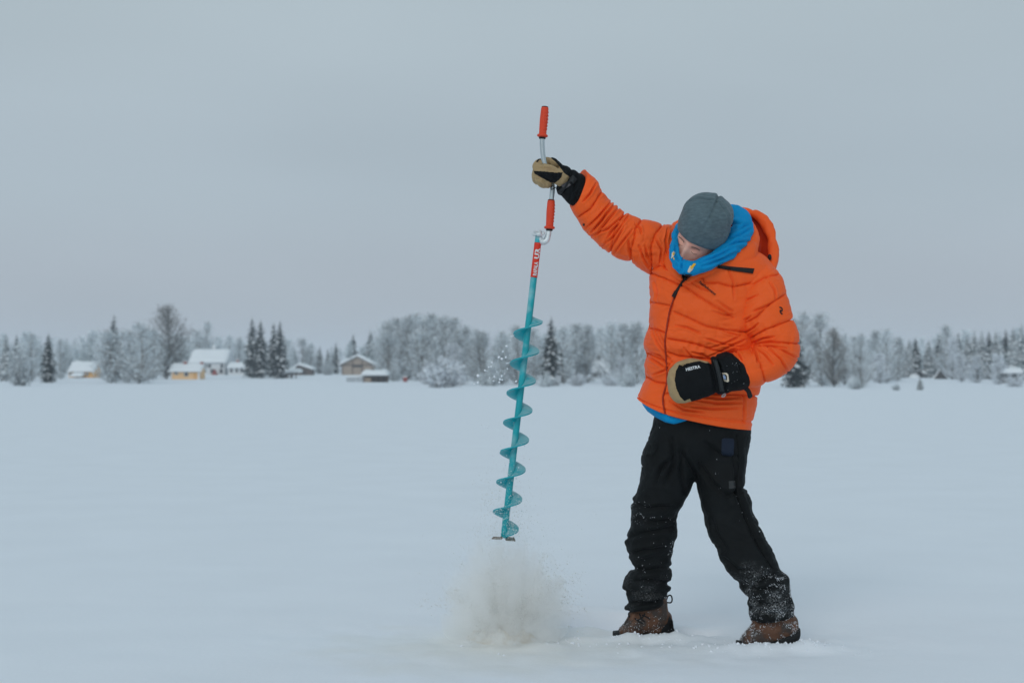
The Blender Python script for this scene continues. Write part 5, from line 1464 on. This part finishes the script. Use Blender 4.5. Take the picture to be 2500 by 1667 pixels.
blk |= inpoly(cpx, [(1342, 370), (1420, 380), (1420, 470), (1378, 462), (1390, 433), (1376, 421), (1368, 410), (1358, 397), (1346, 387)])
blk |= inpoly(cpx, [(1308, 395), (1323, 380), (1326, 386), (1316, 392), (1312, 397)]) | (cd > D0 + .05)
mitten2 = obj('mitten', v, f, [M_TAN, M_GLOVE_BLACK], person, mi=blk.astype(int))
tag(mitten2, 'tan and black mitten gripping the auger handle')
gaunt = [(1377, 402, 1358, 462, .0, .040), (1388, 409, 1364, 473, .0, .046), (1402, 416, 1374, 480, .0, .052), (1416, 424, 1388, 497, .0, .060), (1426, 430, 1398, 503, .0, .062), (1440, 445, 1414, 510, .0, .060)]
G = loft(gaunt, 60, 70, 2.2); N, sg = grid_normals(G); fl = G.reshape(-1, 3); px = proj(fl)
d = creases(px, [[(1396, 412), (1388, 440), (1372, 474)], [(1378, 404), (1372, 430), (1362, 462)], [(1412, 424), (1404, 450), (1390, 486)]], 0.007, 3) + 0.0025 * fbm(fl * 30, 3, 91)
mbobj('gauntlet', MB().grid((fl + N.reshape(-1, 3) * d[:, None]).reshape(G.shape)), M_GLOVE_BLACK, mitten2)
bvg = bvh_of(mitten2, bpy.data.objects['gauntlet'])
V, Fc = draped_patch([(1388, 436), (1398, 428), (1410, 438), (1400, 450)], bvg, 0.008, 0.005); obj('buckle', V, Fc, M_STRAP, mitten2)
V, Fc = draped_patch([(1370, 453), (1386, 443), (1394, 452), (1378, 463)], bvg, 0.005); obj('wrist_label', V, Fc, mat('grey_print', (0.09, 0.085, 0.09), 0.8, var=0.5, vscale=160), mitten2)
mbobj('strap', MB().grid(draped_tube([(1402, 432), (1390, 446), (1376, 460), (1366, 470)], bvg, 0.008, 0.0)), M_STRAP, mitten2)
mbobj('hook_cord', MB().grid(tube_grid([P(x, y, D0 - .045) for x, y in crom([(1362, 456), (1354, 459), (1347, 463), (1345, 458), (1350, 453)], 20)], 0.0018, 6)), M_RUBBER, mitten2)

# ---- snow stuck to the trousers and boots
def stick(target, region, n, rmin, rmax, seed, clump=0.55, cscale=22.0):
    g = np.random.default_rng(seed)
    og = ORIGIN[target.name]
    me = target.data
    nv = len(me.vertices); co = np.empty(nv * 3, np.float32); me.vertices.foreach_get('co', co); co = co.reshape(-1, 3) + og
    no = np.empty(nv * 3, np.float32); me.vertex_normals.foreach_get('vector', no); no = no.reshape(-1, 3)
    px = proj(co.astype(float))
    w = region(px, co, no) * np.clip((fbm(co.astype(float) * cscale, 3, seed) - (0.35 - clump)) * 4, 0.02, 1)
    w = np.clip(w, 0, None); w /= w.sum()
    idx = g.choice(nv, n, p=w)
    r = rmin * (rmax / rmin) ** (g.random(n) ** 2.2)
    c = co[idx] + g.normal(size=(n, 3)) * 0.002 + no[idx] * (r * 0.35)[:, None]
    sc = r[:, None] * g.uniform(0.7, 1.3, (n, 3))
    return scatter_mesh(OCT, c, sc, rand_rots(n, g))
def gz(px, x, y, sx, sy): return np.exp(-((px[:, 0] - x) / sx) ** 2 - ((px[:, 1] - y) / sy) ** 2)
regR = lambda px, co, no: (px[:, 0] < 1668) * (gz(px, 1560, 1390, 26, 6) * 3 + gz(px, 1625, 1300, 26, 22) + gz(px, 1560, 1232, 24, 6) * 2 + gz(px, 1575, 1270, 50, 20) + gz(px, 1560, 1330, 40, 60) * .25 + gz(px, 1640, 1340, 10, 50) * 1.2 + gz(px, 1620, 1462, 30, 10) * 1.2 + gz(px, 1580, 1430, 50, 40) * .2 + .02)
regL = lambda px, co, no: (px[:, 0] > 1690) * (gz(px, 1885, 1425, 45, 22) * 2 + gz(px, 1915, 1450, 26, 40) * 2.4 + gz(px, 1880, 1500, 70, 14) * 2.2 + gz(px, 1815, 1265, 16, 14) * .35 + gz(px, 1755, 1155, 6, 10) * .4 + gz(px, 1880, 1470, 60, 40) + .004)
a = stick(trousers, regR, 620, 0.0005, 0.0019, 1); b2 = stick(trousers, regL, 3800, 0.0005, 0.0019, 2, 0.36, 46)
V = np.vstack([a[0], b2[0]]); Fc = np.vstack([a[1], b2[1] + len(a[0])])
tag(obj('stuck_snow', V, Fc, SNOW, trousers), kind='stuff')
a = stick(boot2, lambda px, co, no: 0.25 + np.clip((px[:, 1] - 1505) / 40, 0, 1.5) + gz(px, 1930, 1530, 25, 20), 3000, 0.0006, 0.0023, 3, 0.42, 46)
tag(obj('stuck_snow', a[0], a[1], SNOW, boot2), kind='stuff')
a = stick(boot1, lambda px, co, no: 0.1 + np.clip((px[:, 1] - 1508) / 30, 0, 1.5) + gz(px, 1598, 1502, 14, 14) * .6, 1100, 0.0005, 0.0019, 4)
tag(obj('stuck_snow', a[0], a[1], SNOW, boot1), kind='stuff')
a = stick(mitten, lambda px, co, no: gz(px, 1790, 905, 26, 26), 90, 0.0007, 0.0018, 5)
tag(obj('stuck_snow', a[0], a[1], SNOW, mitten), kind='stuff')
# ------------------------------------------------------------------ ice auger
DA = D0 - 0.006
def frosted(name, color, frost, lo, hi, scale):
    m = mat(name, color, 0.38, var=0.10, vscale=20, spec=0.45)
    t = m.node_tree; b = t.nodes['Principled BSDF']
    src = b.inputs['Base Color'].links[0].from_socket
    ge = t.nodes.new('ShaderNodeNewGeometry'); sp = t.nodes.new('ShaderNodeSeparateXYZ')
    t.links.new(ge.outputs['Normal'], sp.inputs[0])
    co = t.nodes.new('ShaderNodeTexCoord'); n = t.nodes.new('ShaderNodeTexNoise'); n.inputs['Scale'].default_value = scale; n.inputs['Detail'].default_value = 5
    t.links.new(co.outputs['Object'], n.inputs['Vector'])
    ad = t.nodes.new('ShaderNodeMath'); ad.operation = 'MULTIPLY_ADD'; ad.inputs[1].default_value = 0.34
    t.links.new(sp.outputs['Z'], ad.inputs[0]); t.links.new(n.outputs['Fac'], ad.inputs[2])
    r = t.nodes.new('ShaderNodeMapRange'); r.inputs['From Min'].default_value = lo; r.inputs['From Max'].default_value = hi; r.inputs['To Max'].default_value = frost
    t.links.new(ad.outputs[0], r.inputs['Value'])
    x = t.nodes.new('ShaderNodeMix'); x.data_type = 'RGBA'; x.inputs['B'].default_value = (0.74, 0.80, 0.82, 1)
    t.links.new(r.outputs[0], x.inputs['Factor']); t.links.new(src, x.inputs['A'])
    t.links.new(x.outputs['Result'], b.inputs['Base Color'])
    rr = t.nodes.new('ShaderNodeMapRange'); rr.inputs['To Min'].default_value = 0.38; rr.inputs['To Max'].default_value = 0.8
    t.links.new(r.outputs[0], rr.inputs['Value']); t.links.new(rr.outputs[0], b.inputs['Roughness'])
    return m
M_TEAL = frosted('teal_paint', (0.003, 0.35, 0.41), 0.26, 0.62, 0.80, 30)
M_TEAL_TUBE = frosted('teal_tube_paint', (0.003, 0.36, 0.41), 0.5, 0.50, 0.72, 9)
M_STEEL = mat('handle_steel', (0.50, 0.56, 0.58), 0.32, var=0.12, vscale=30, metal=0.75, spec=0.5)
M_GRIP = mat('red_rubber_grip', (0.72, 0.062, 0.022), 0.55, var=0.06, vscale=25, bump=0.2, bscale=90, bdist=0.004)
M_STICK = mat('red_sticker', (0.70, 0.040, 0.018), 0.4)

Tp = P(1315.3, 574, DA); Bp = P(1229, 1320, DA)
ax = Bp - Tp
def on_axis(y):
    return Tp + ax * ((np.asarray(y, float) - 574) / (1320 - 574))[..., None]
au = -ax / np.linalg.norm(ax)                       # points up the shaft
ea = np.cross([0, 1.0, 0], au); ea /= np.linalg.norm(ea); 
if ea[0] < 0: ea = -ea
eb = np.cross(au, ea)                                # away from the camera
if eb[1] < 0: eb = -eb
auger = empty('ice_auger', on_axis(np.array(1320.0)))
ORIGIN[auger.name] = np.array(auger.location)
tag(auger, 'teal hand ice auger with spiral flight and red grips held above the hole', 'ice auger')
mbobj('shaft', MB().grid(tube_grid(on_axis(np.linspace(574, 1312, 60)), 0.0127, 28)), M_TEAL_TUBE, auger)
# spiral flight
n = 560
tt = np.linspace(1.15, -2 * math.pi * 7.22, n)
yy = 783 - 72.2 * tt / (2 * math.pi)
c = on_axis(yy)
ro = 0.0535 * np.clip(np.minimum((1.15 - tt) / 1.0, 1), 0.28, 1)
ro = ro * np.where(tt < -2 * math.pi * 7.05, 1.0, 1.0)
dirv = np.cos(tt)[:, None] * ea + np.sin(tt)[:, None] * eb
rad = np.stack([0.011 + (ro - 0.011) * k for k in (0, .35, .7, 1.0)], 1)
th_ = 0.0026
top = c[:, None] + dirv[:, None] * rad[..., None] + au * th_
bot = (c[:, None] + dirv[:, None] * rad[..., None] - au * th_)[:, ::-1]
G = np.concatenate([top, bot], 1)
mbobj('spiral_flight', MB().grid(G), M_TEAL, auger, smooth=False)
mb = MB(); 
for a0 in (-2.75, 0.4):
    dv = math.cos(a0) * ea + math.sin(a0) * eb; pv = np.cross(au, dv)
    cpt = on_axis(np.array(1314.0)) + dv * 0.026
    mb.box(cpt, (0.040, 0.022, 0.003), np.stack([dv, pv, au], 1) @ np.array([[1, 0, 0], [0, math.cos(.5), -math.sin(.5)], [0, math.sin(.5), math.cos(.5)]]))
mbobj('blade', mb, mat('blade_steel', (0.30, 0.25, 0.21), 0.45, metal=0.6, var=0.3, vscale=60), auger, smooth=False)
stk = mbobj('sticker', MB().grid(tube_grid(on_axis(np.linspace(593, 678, 20)), 0.0134, 32)), M_STICK, auger)
bvk = bvh_of(stk)
a0 = math.degrees(math.atan2(593 - 678, 1313.1 - 1303.3))
q, fc = text_mesh('RAPALA', 1309.8, 673.5, 12.5, a0, 0.74, 0.0, 0.045)
obj('lettering', drape(q, bvk, 0.0026), fc, M_WHITE, auger, smooth=False)
q, fc = text_mesh('UR', 1315.2, 632.5, 15.5, a0, 1.22, 0.0, 0.05)
obj('lettering', drape(q, bvk, 0.0026), fc, M_WHITE, auger, smooth=False)
# crank
path = [(1316, 584), (1322, 590.5), (1329, 589), (1335, 581), (1339, 569), (1341, 557), (1343.5, 522), (1346, 489), (1348, 472), (1348.5, 455), (1343, 432), (1333.5, 410), (1327.5, 390), (1325, 372), (1323.8, 352), (1324.3, 334), (1327, 300), (1330.4, 263)]
pts = crom([P(x, y, DA) for x, y in path], 220)
mbobj('crank_bar', MB().grid(tube_grid(pts, 0.0094, 20)), M_STEEL, auger)
mbobj('clamp_tube', MB().grid(tube_grid(crom([P(1316, 580, DA), P(1324, 591, DA - .002), P(1335, 586, DA - .002), P(1340, 566, DA)], 40), np.linspace(0.012, 0.0105, 40), 20)), mat('frosty_steel', (0.66, 0.71, 0.73), 0.5, var=0.2, vscale=40, metal=0.4, bump=0.4, bscale=120, bdist=0.003), auger)
def grip(p0, p1):
    a, b2 = P(*p0, DA), P(*p1, DA)
    nv, nu = 90, 36
    s = np.linspace(0, 1, nv)
    pr = np.interp(s, [0, .02, .05, .085, .12, .3, .6, .85, .97, 1.0], [.0105, .0185, .0215, .0200, .0142, .0148, .0158, .0150, .0142, .0120])
    G = tube_grid(a + (b2 - a) * s[:, None], pr, nu)
    nrm = G - (a + (b2 - a) * s[:, None])[:, None]
    nl = np.linalg.norm(nrm, axis=-1, keepdims=True)
    side = np.clip(nrm[..., 0:1] / nl, 0, 1)
    rid = (np.abs(np.sin(s * math.pi * 9))[:, None, None] - 0.5) * np.clip((s - .14) * 10, 0, 1)[:, None, None] * np.clip((0.93 - s) * 10, 0, 1)[:, None, None]
    G = G + nrm / nl * rid * side * 0.0030
    return G, a, b2
for p0, p1 in (((1324.0, 336.0), (1330.5, 262.0)), ((1341.2, 560.0), (1345.8, 489.0))):
    G, a, b2 = grip(p0, p1)
    g = mbobj('grip', MB().grid(G), M_GRIP, auger)
    u = (b2 - a) / np.linalg.norm(b2 - a)
    mbobj('end_cap', MB().grid(tube_grid([b2 - u * 0.002, b2 + u * 0.0015, b2 + u * 0.003], [0.0128, 0.0128, 0.009], 24)), M_RUBBER, g)
    mbobj('rubber_ring', MB().grid(tube_grid([a - u * 0.006, a - u * 0.002, a + u * 0.002], [0.0115, 0.0135, 0.0130], 24)), M_RUBBER, g)
# wing bolt on top
mb = MB()
V0, F0 = ICO2
def lump(x, y, rx, ry, rz_, rot, dd=0.0):
    s = DA / F; a = R(rot)
    v = V0 * np.array([rx * s, rz_, ry * s]); v = np.stack([v[:, 0] * math.cos(a) + v[:, 2] * math.sin(a), v[:, 1], -v[:, 0] * math.sin(a) + v[:, 2] * math.cos(a)], -1)
    v = v + P(x, y, DA + dd); v = v + 0.0015 * np.stack([vnoise(v * 120, 1), vnoise(v * 120, 2), vnoise(v * 120, 3)], -1)
    mb.add(v, F0.tolist())
for args in ((1316, 572, 9, 6.5, .012, 0, -.014), (1304, 573, 7, 3.6, .007, 8, -.014), (1308, 567, 6, 3, .007, 30, -.012), (1325, 571, 6, 3.6, .007, -20, -.012), (1318, 566, 6, 4, .010, 0, 0)):
    lump(*args)
mbobj('wing_bolt', mb, bpy.data.materials['frosty_steel'], auger)

# ------------------------------------------------------------------ splash
g = np.random.default_rng(5)
DS = 5.45
M_DROP = mat('slush_water', (0.95, 0.945, 0.92), 0.4, spec=0.4)
b = M_DROP.node_tree.nodes['Principled BSDF']
b.inputs['Transmission Weight'].default_value = 0.12
b.inputs['IOR'].default_value = 1.31
tr_ = M_DROP.node_tree.nodes.new('ShaderNodeBsdfTranslucent'); tr_.inputs['Color'].default_value = (0.97, 0.965, 0.945, 1)
mx_ = M_DROP.node_tree.nodes.new('ShaderNodeMixShader'); mx_.inputs[0].default_value = 0.45
M_DROP.node_tree.links.new(b.outputs[0], mx_.inputs[1]); M_DROP.node_tree.links.new(tr_.outputs[0], mx_.inputs[2])
M_DROP.node_tree.links.new(mx_.outputs[0], M_DROP.node_tree.nodes['Material Output'].inputs['Surface'])
M_SLUSH = mat('brown_slush', (0.80, 0.80, 0.77), 0.45, var=0.08, vscale=40, bump=0.5, bscale=90, bdist=0.006, color2=(0.52, 0.41, 0.25), mscale=16, lo=0.44, hi=0.62)
origin = P(1232, 1556, DS)
C = []; S = []; RT = []
def aim(v):
    v = v / (np.linalg.norm(v, axis=1, keepdims=True) + 1e-9)
    u = np.cross(v, np.array([0.3, 0.9, 0.1])); u /= np.linalg.norm(u, axis=1, keepdims=True)
    return np.stack([u, np.cross(v, u), v], -1)
def spray(n, spread, v0, v1, tmax, r0, r1, lo, hi, power=1.0, azc=None):
    az = g.uniform(0, 2 * math.pi, n)
    el = np.abs(g.normal(0, spread, n)) ** power
    sp = g.uniform(v0, v1, n); t = g.uniform(0.05, 1, n) ** 0.7 * tmax
    vel = np.stack([np.sin(el) * np.cos(az), np.sin(el) * np.sin(az), np.cos(el)], -1) * sp[:, None]
    p = origin + vel * t[:, None] + np.stack([g.normal(0, 0.045, n), g.normal(0, 0.045, n), 0 * t], -1)
    p[:, 2] -= 4.9 * t * t
    ok = p[:, 2] > 0.01
    vel = vel - np.array([0, 0, 9.8]) * t[:, None]
    p = p[ok]; vel = vel[ok]; m = len(p)
    r = r0 * (r1 / r0) ** (g.random(m) ** 2)
    st = g.uniform(lo, hi, m)
    C.append(p); S.append(np.stack([r, r, r * st], -1)); RT.append(aim(vel))
spray(5200, 0.34, 1.0, 3.1, 0.30, 0.0005, 0.0014, 1.0, 2.6)
spray(5200, 0.52, 0.8, 2.3, 0.30, 0.0005, 0.0016, 1.0, 2.6)
spray(2600, 0.26, 2.2, 4.0, 0.30, 0.0005, 0.0013, 1.0, 2.4)
spray(1500, 0.75, 1.0, 2.2, 0.22, 0.0005, 0.0015, 1.0, 2.6)
CJ = []; SJ = []; RJ = []
for k in range(64):                                 # dense ragged jets of slush, each a burst along one path
    az = g.uniform(0, 2 * math.pi); el = abs(g.normal(0.0, 0.48)); sp = g.uniform(1.2, 2.75); m = 230
    t = g.uniform(0.03, g.uniform(0.10, 0.24), m); w = np.array([math.sin(el) * math.cos(az), math.sin(el) * math.sin(az), math.cos(el)]) * sp
    p = origin + w * t[:, None] + g.normal(0, 1, (m, 3)) * (0.004 + 0.075 * t)[:, None] + np.array([math.cos(az), math.sin(az), 0]) * 0.045; p[:, 2] -= 4.9 * t * t
    r = 0.0006 * (3.6 ** (g.random(m) ** 2)); vv = w - np.array([0, 0, 9.8]) * t[:, None]; ok = p[:, 2] > 0.005
    CJ.append(p[ok]); SJ.append(np.stack([r, r, r * g.uniform(1, 3.0, m)], -1)[ok]); RJ.append(aim(vv)[ok])
for k in range(46):                                  # strings of larger drops
    az = g.uniform(0, 2 * math.pi); el = abs(g.normal(0.42, 0.22)); sp = g.uniform(1.5, 2.9); m = 60
    t = np.sort(g.uniform(0.06, g.uniform(0.14, 0.26), m)); w = np.array([math.sin(el) * math.cos(az), math.sin(el) * math.sin(az), math.cos(el)]) * sp
    p = origin + w * t[:, None] + g.normal(0, 0.006, (m, 3)) + np.array([math.cos(az), math.sin(az), 0]) * 0.05; p[:, 2] -= 4.9 * t * t
    r = 0.0005 * (4.0 ** (g.random(m) ** 2)); vv = w - np.array([0, 0, 9.8]) * t[:, None]
    C.append(p); S.append(np.stack([r, r, r * g.uniform(1, 2.6, m)], -1)); RT.append(aim(vv))
# right-hand fringe
m = 260; p = P(g.normal(1368, 26, m), g.normal(1455, 42, m), DS + g.normal(0, .06, m)); C.append(p); r = 0.0008 * (4.2 ** (g.random(m) ** 1.6)); S.append(np.stack([r, r, r * g.uniform(1, 2, m)], -1)); RT.append(rand_rots(m, g))
m = 1500; p = P(g.normal(1231, 36, m), g.normal(1270, 60, m), DS - 0.05 + g.normal(0, .05, m)); C.append(p); r = 0.0006 * (3.4 ** (g.random(m) ** 1.6)); S.append(np.stack([r, r, r * g.uniform(1, 2, m)], -1)); RT.append(rand_rots(m, g))
Vd, Fd = scatter_mesh(OCT, np.vstack(C), np.vstack(S), np.concatenate(RT))
splash = empty('water_splash', origin)
ORIGIN[splash.name] = np.array(splash.location)
tag(splash, 'pale beige burst of slush and water thrown up under the auger', 'splash', kind='stuff')
tag(obj('droplet_spray', Vd, Fd, M_DROP, splash), kind='stuff')
Vj, Fj = scatter_mesh(OCT, np.vstack(CJ), np.vstack(SJ), np.concatenate(RJ))
tag(obj('slush_jets', Vj, Fj, M_DROP, splash), kind='stuff')
# slush thrown round the rim of the hole
nr, na = 60, 220
rr = np.linspace(0.0, 0.20, nr)[:, None]; aa = np.linspace(0, 2 * math.pi, na, endpoint=False)[None]
X_ = HOLE[0] + rr * np.cos(aa) * 1.05; Y_ = HOLE[1] + rr * np.sin(aa) * 0.85
q = np.stack([X_, Y_, 0 * X_], -1).reshape(-1, 3)
lump_ = fbm(q * 26, 4, 2, 0.6).reshape(X_.shape); fine = np.abs(fbm(q * 90, 3, 8)).reshape(X_.shape)
hgt = (0.030 * np.exp(-((rr - 0.085) / 0.032) ** 2) * (1 + 1.3 * lump_) + 0.012 * fine * np.exp(-(rr / 0.12) ** 4)) + 0.004
fade = np.clip((0.20 - rr) / 0.09, 0, 1) ** 1.5 + 0 * aa
Z_ = H(X_, Y_) - 0.006 + hgt * fade
Vs = np.stack([X_, Y_, Z_], -1).reshape(-1, 3); Fs = grid_faces(nr, na, True)
tag(obj('slush_rim', Vs, Fs, M_SLUSH, splash), kind='stuff')
# fine mist of the burst
fog = [(1190, 1296, 1275, 1296, 0, .05), (1150, 1318, 1322, 1318, 0, .13), (1108, 1360, 1356, 1360, 0, .19), (1082, 1410, 1384, 1410, 0, .225), (1070, 1460, 1398, 1460, 0, .24), (1070, 1505, 1398, 1505, 0, .24), (1082, 1545, 1382, 1545, 0, .22), (1120, 1574, 1340, 1574, 0, .15)]
_D = D0; D0 = DS
fg = loft(fog, 40, 30, 2.0)
D0 = _D
mm = bpy.data.materials.new('mist'); mm.use_nodes = True
t = mm.node_tree; t.nodes.clear()
out = t.nodes.new('ShaderNodeOutputMaterial'); pv = t.nodes.new('ShaderNodeVolumePrincipled')
pv.inputs['Color'].default_value = (1.0, 0.996, 0.984, 1); pv.inputs['Anisotropy'].default_value = 0.1
co = t.nodes.new('ShaderNodeTexCoord')
mp = t.nodes.new('ShaderNodeMapping'); mp.inputs['Location'].default_value = (0, 0, 0.02); mp.inputs['Scale'].default_value = (1 / 0.265, 1 / 0.24, 1 / 0.385)
t.links.new(co.outputs['Object'], mp.inputs[0])
def node(kind, **kw):
    k = t.nodes.new(kind)
    for a_, v_ in kw.items(): setattr(k, a_, v_)
    return k
ln = node('ShaderNodeVectorMath', operation='LENGTH'); t.links.new(mp.outputs[0], ln.inputs[0])
nrm = node('ShaderNodeVectorMath', operation='NORMALIZE'); t.links.new(mp.outputs[0], nrm.inputs[0])
nd = node('ShaderNodeTexNoise'); nd.inputs['Scale'].default_value = 4.2; nd.inputs['Detail'].default_value = 5; nd.inputs['Roughness'].default_value = 0.68     # jets leaving the hole
t.links.new(nrm.outputs[0], nd.inputs['Vector'])
nz = node('ShaderNodeTexNoise'); nz.inputs['Scale'].default_value = 17.0; nz.inputs['Detail'].default_value = 6; nz.inputs['Roughness'].default_value = 0.62
t.links.new(co.outputs['Object'], nz.inputs['Vector'])
def ma(a_, k_, c_):
    n_ = node('ShaderNodeMath', operation='MULTIPLY_ADD'); n_.inputs[1].default_value = k_
    t.links.new(a_, n_.inputs[0]); t.links.new(c_, n_.inputs[2]); return n_.outputs[0]
of = node('ShaderNodeMath', operation='ADD'); of.inputs[1].default_value = 0.5 * 1.5 + 0.5 * 1.0; t.links.new(ln.outputs['Value'], of.inputs[0])
val = ma(nz.outputs['Fac'], -1.0, ma(nd.outputs['Fac'], -1.5, of.outputs[0]))
fr_ = node('ShaderNodeMapRange'); fr_.inputs['From Min'].default_value = 1.0; fr_.inputs['From Max'].default_value = 0.80; fr_.inputs['To Min'].default_value = 0.0; fr_.inputs['To Max'].default_value = 7.5
t.links.new(val, fr_.inputs['Value'])
t.links.new(fr_.outputs[0], pv.inputs['Density']); t.links.new(pv.outputs[0], out.inputs['Volume'])
tag(mbobj('splash_mist', MB().grid(fg), mm, splash), kind='stuff')
# drops flung off the flights
dp = [(1237, 845, 3.0), (1228, 858, 2.2), (1218, 872, 3.0), (1225, 876, 3.4), (1235, 872, 2.4), (1201, 885, 2.6), (1193, 896, 2.2), (1199, 895, 2.2), (1184, 904, 2.6), (1189, 906, 1.6), (1167, 917, 3.6), (1167, 934, 2.6), (1158, 938, 2.2), (1207, 919, 2.6), (1225, 918, 2.8), (1205, 930, 2.2), (1195, 922, 2.0), (1221, 926, 2.8), (1219, 933, 2.4), (1226, 927, 2.0), (1239, 900, 1.8), (1247, 831, 1.8), (1245, 866, 1.4), (1249, 851, 1.2), (1232, 912, 1.6), (1260, 931, 3.0), (1213, 907, 1.2), (1173, 941, 1.6)]
cs = [P(x, y, DA + g.normal(0, .03)) for x, y, r in dp]; ss = np.array([[r * 5.45 / F] * 3 for _, _, r in dp]) * g.uniform(.8, 1.25, (len(dp), 3))
k = 70; x_ = g.normal(1240, 40, k); y_ = g.uniform(1030, 1300, k)
cs += list(P(x_, y_, DA + g.normal(-.03, .05, k))); ss = np.vstack([ss, (0.0008 * 3 ** g.random(k))[:, None].repeat(3, 1)])
V1, F1 = scatter_mesh(ICO1, cs, ss, rand_rots(len(cs), g))
mb = MB().add(V1, F1.tolist())
for ln_ in ([(1256, 818), (1250, 820), (1246, 821)], [(1247, 883), (1240, 886), (1235, 887)]):
    mb.grid(tube_grid([P(x, y, DA) for x, y in crom(ln_, 10)], np.linspace(.0012, .0026, 10), 7))
tag(mbobj('flung_drops', mb, SNOW, splash), kind='stuff')
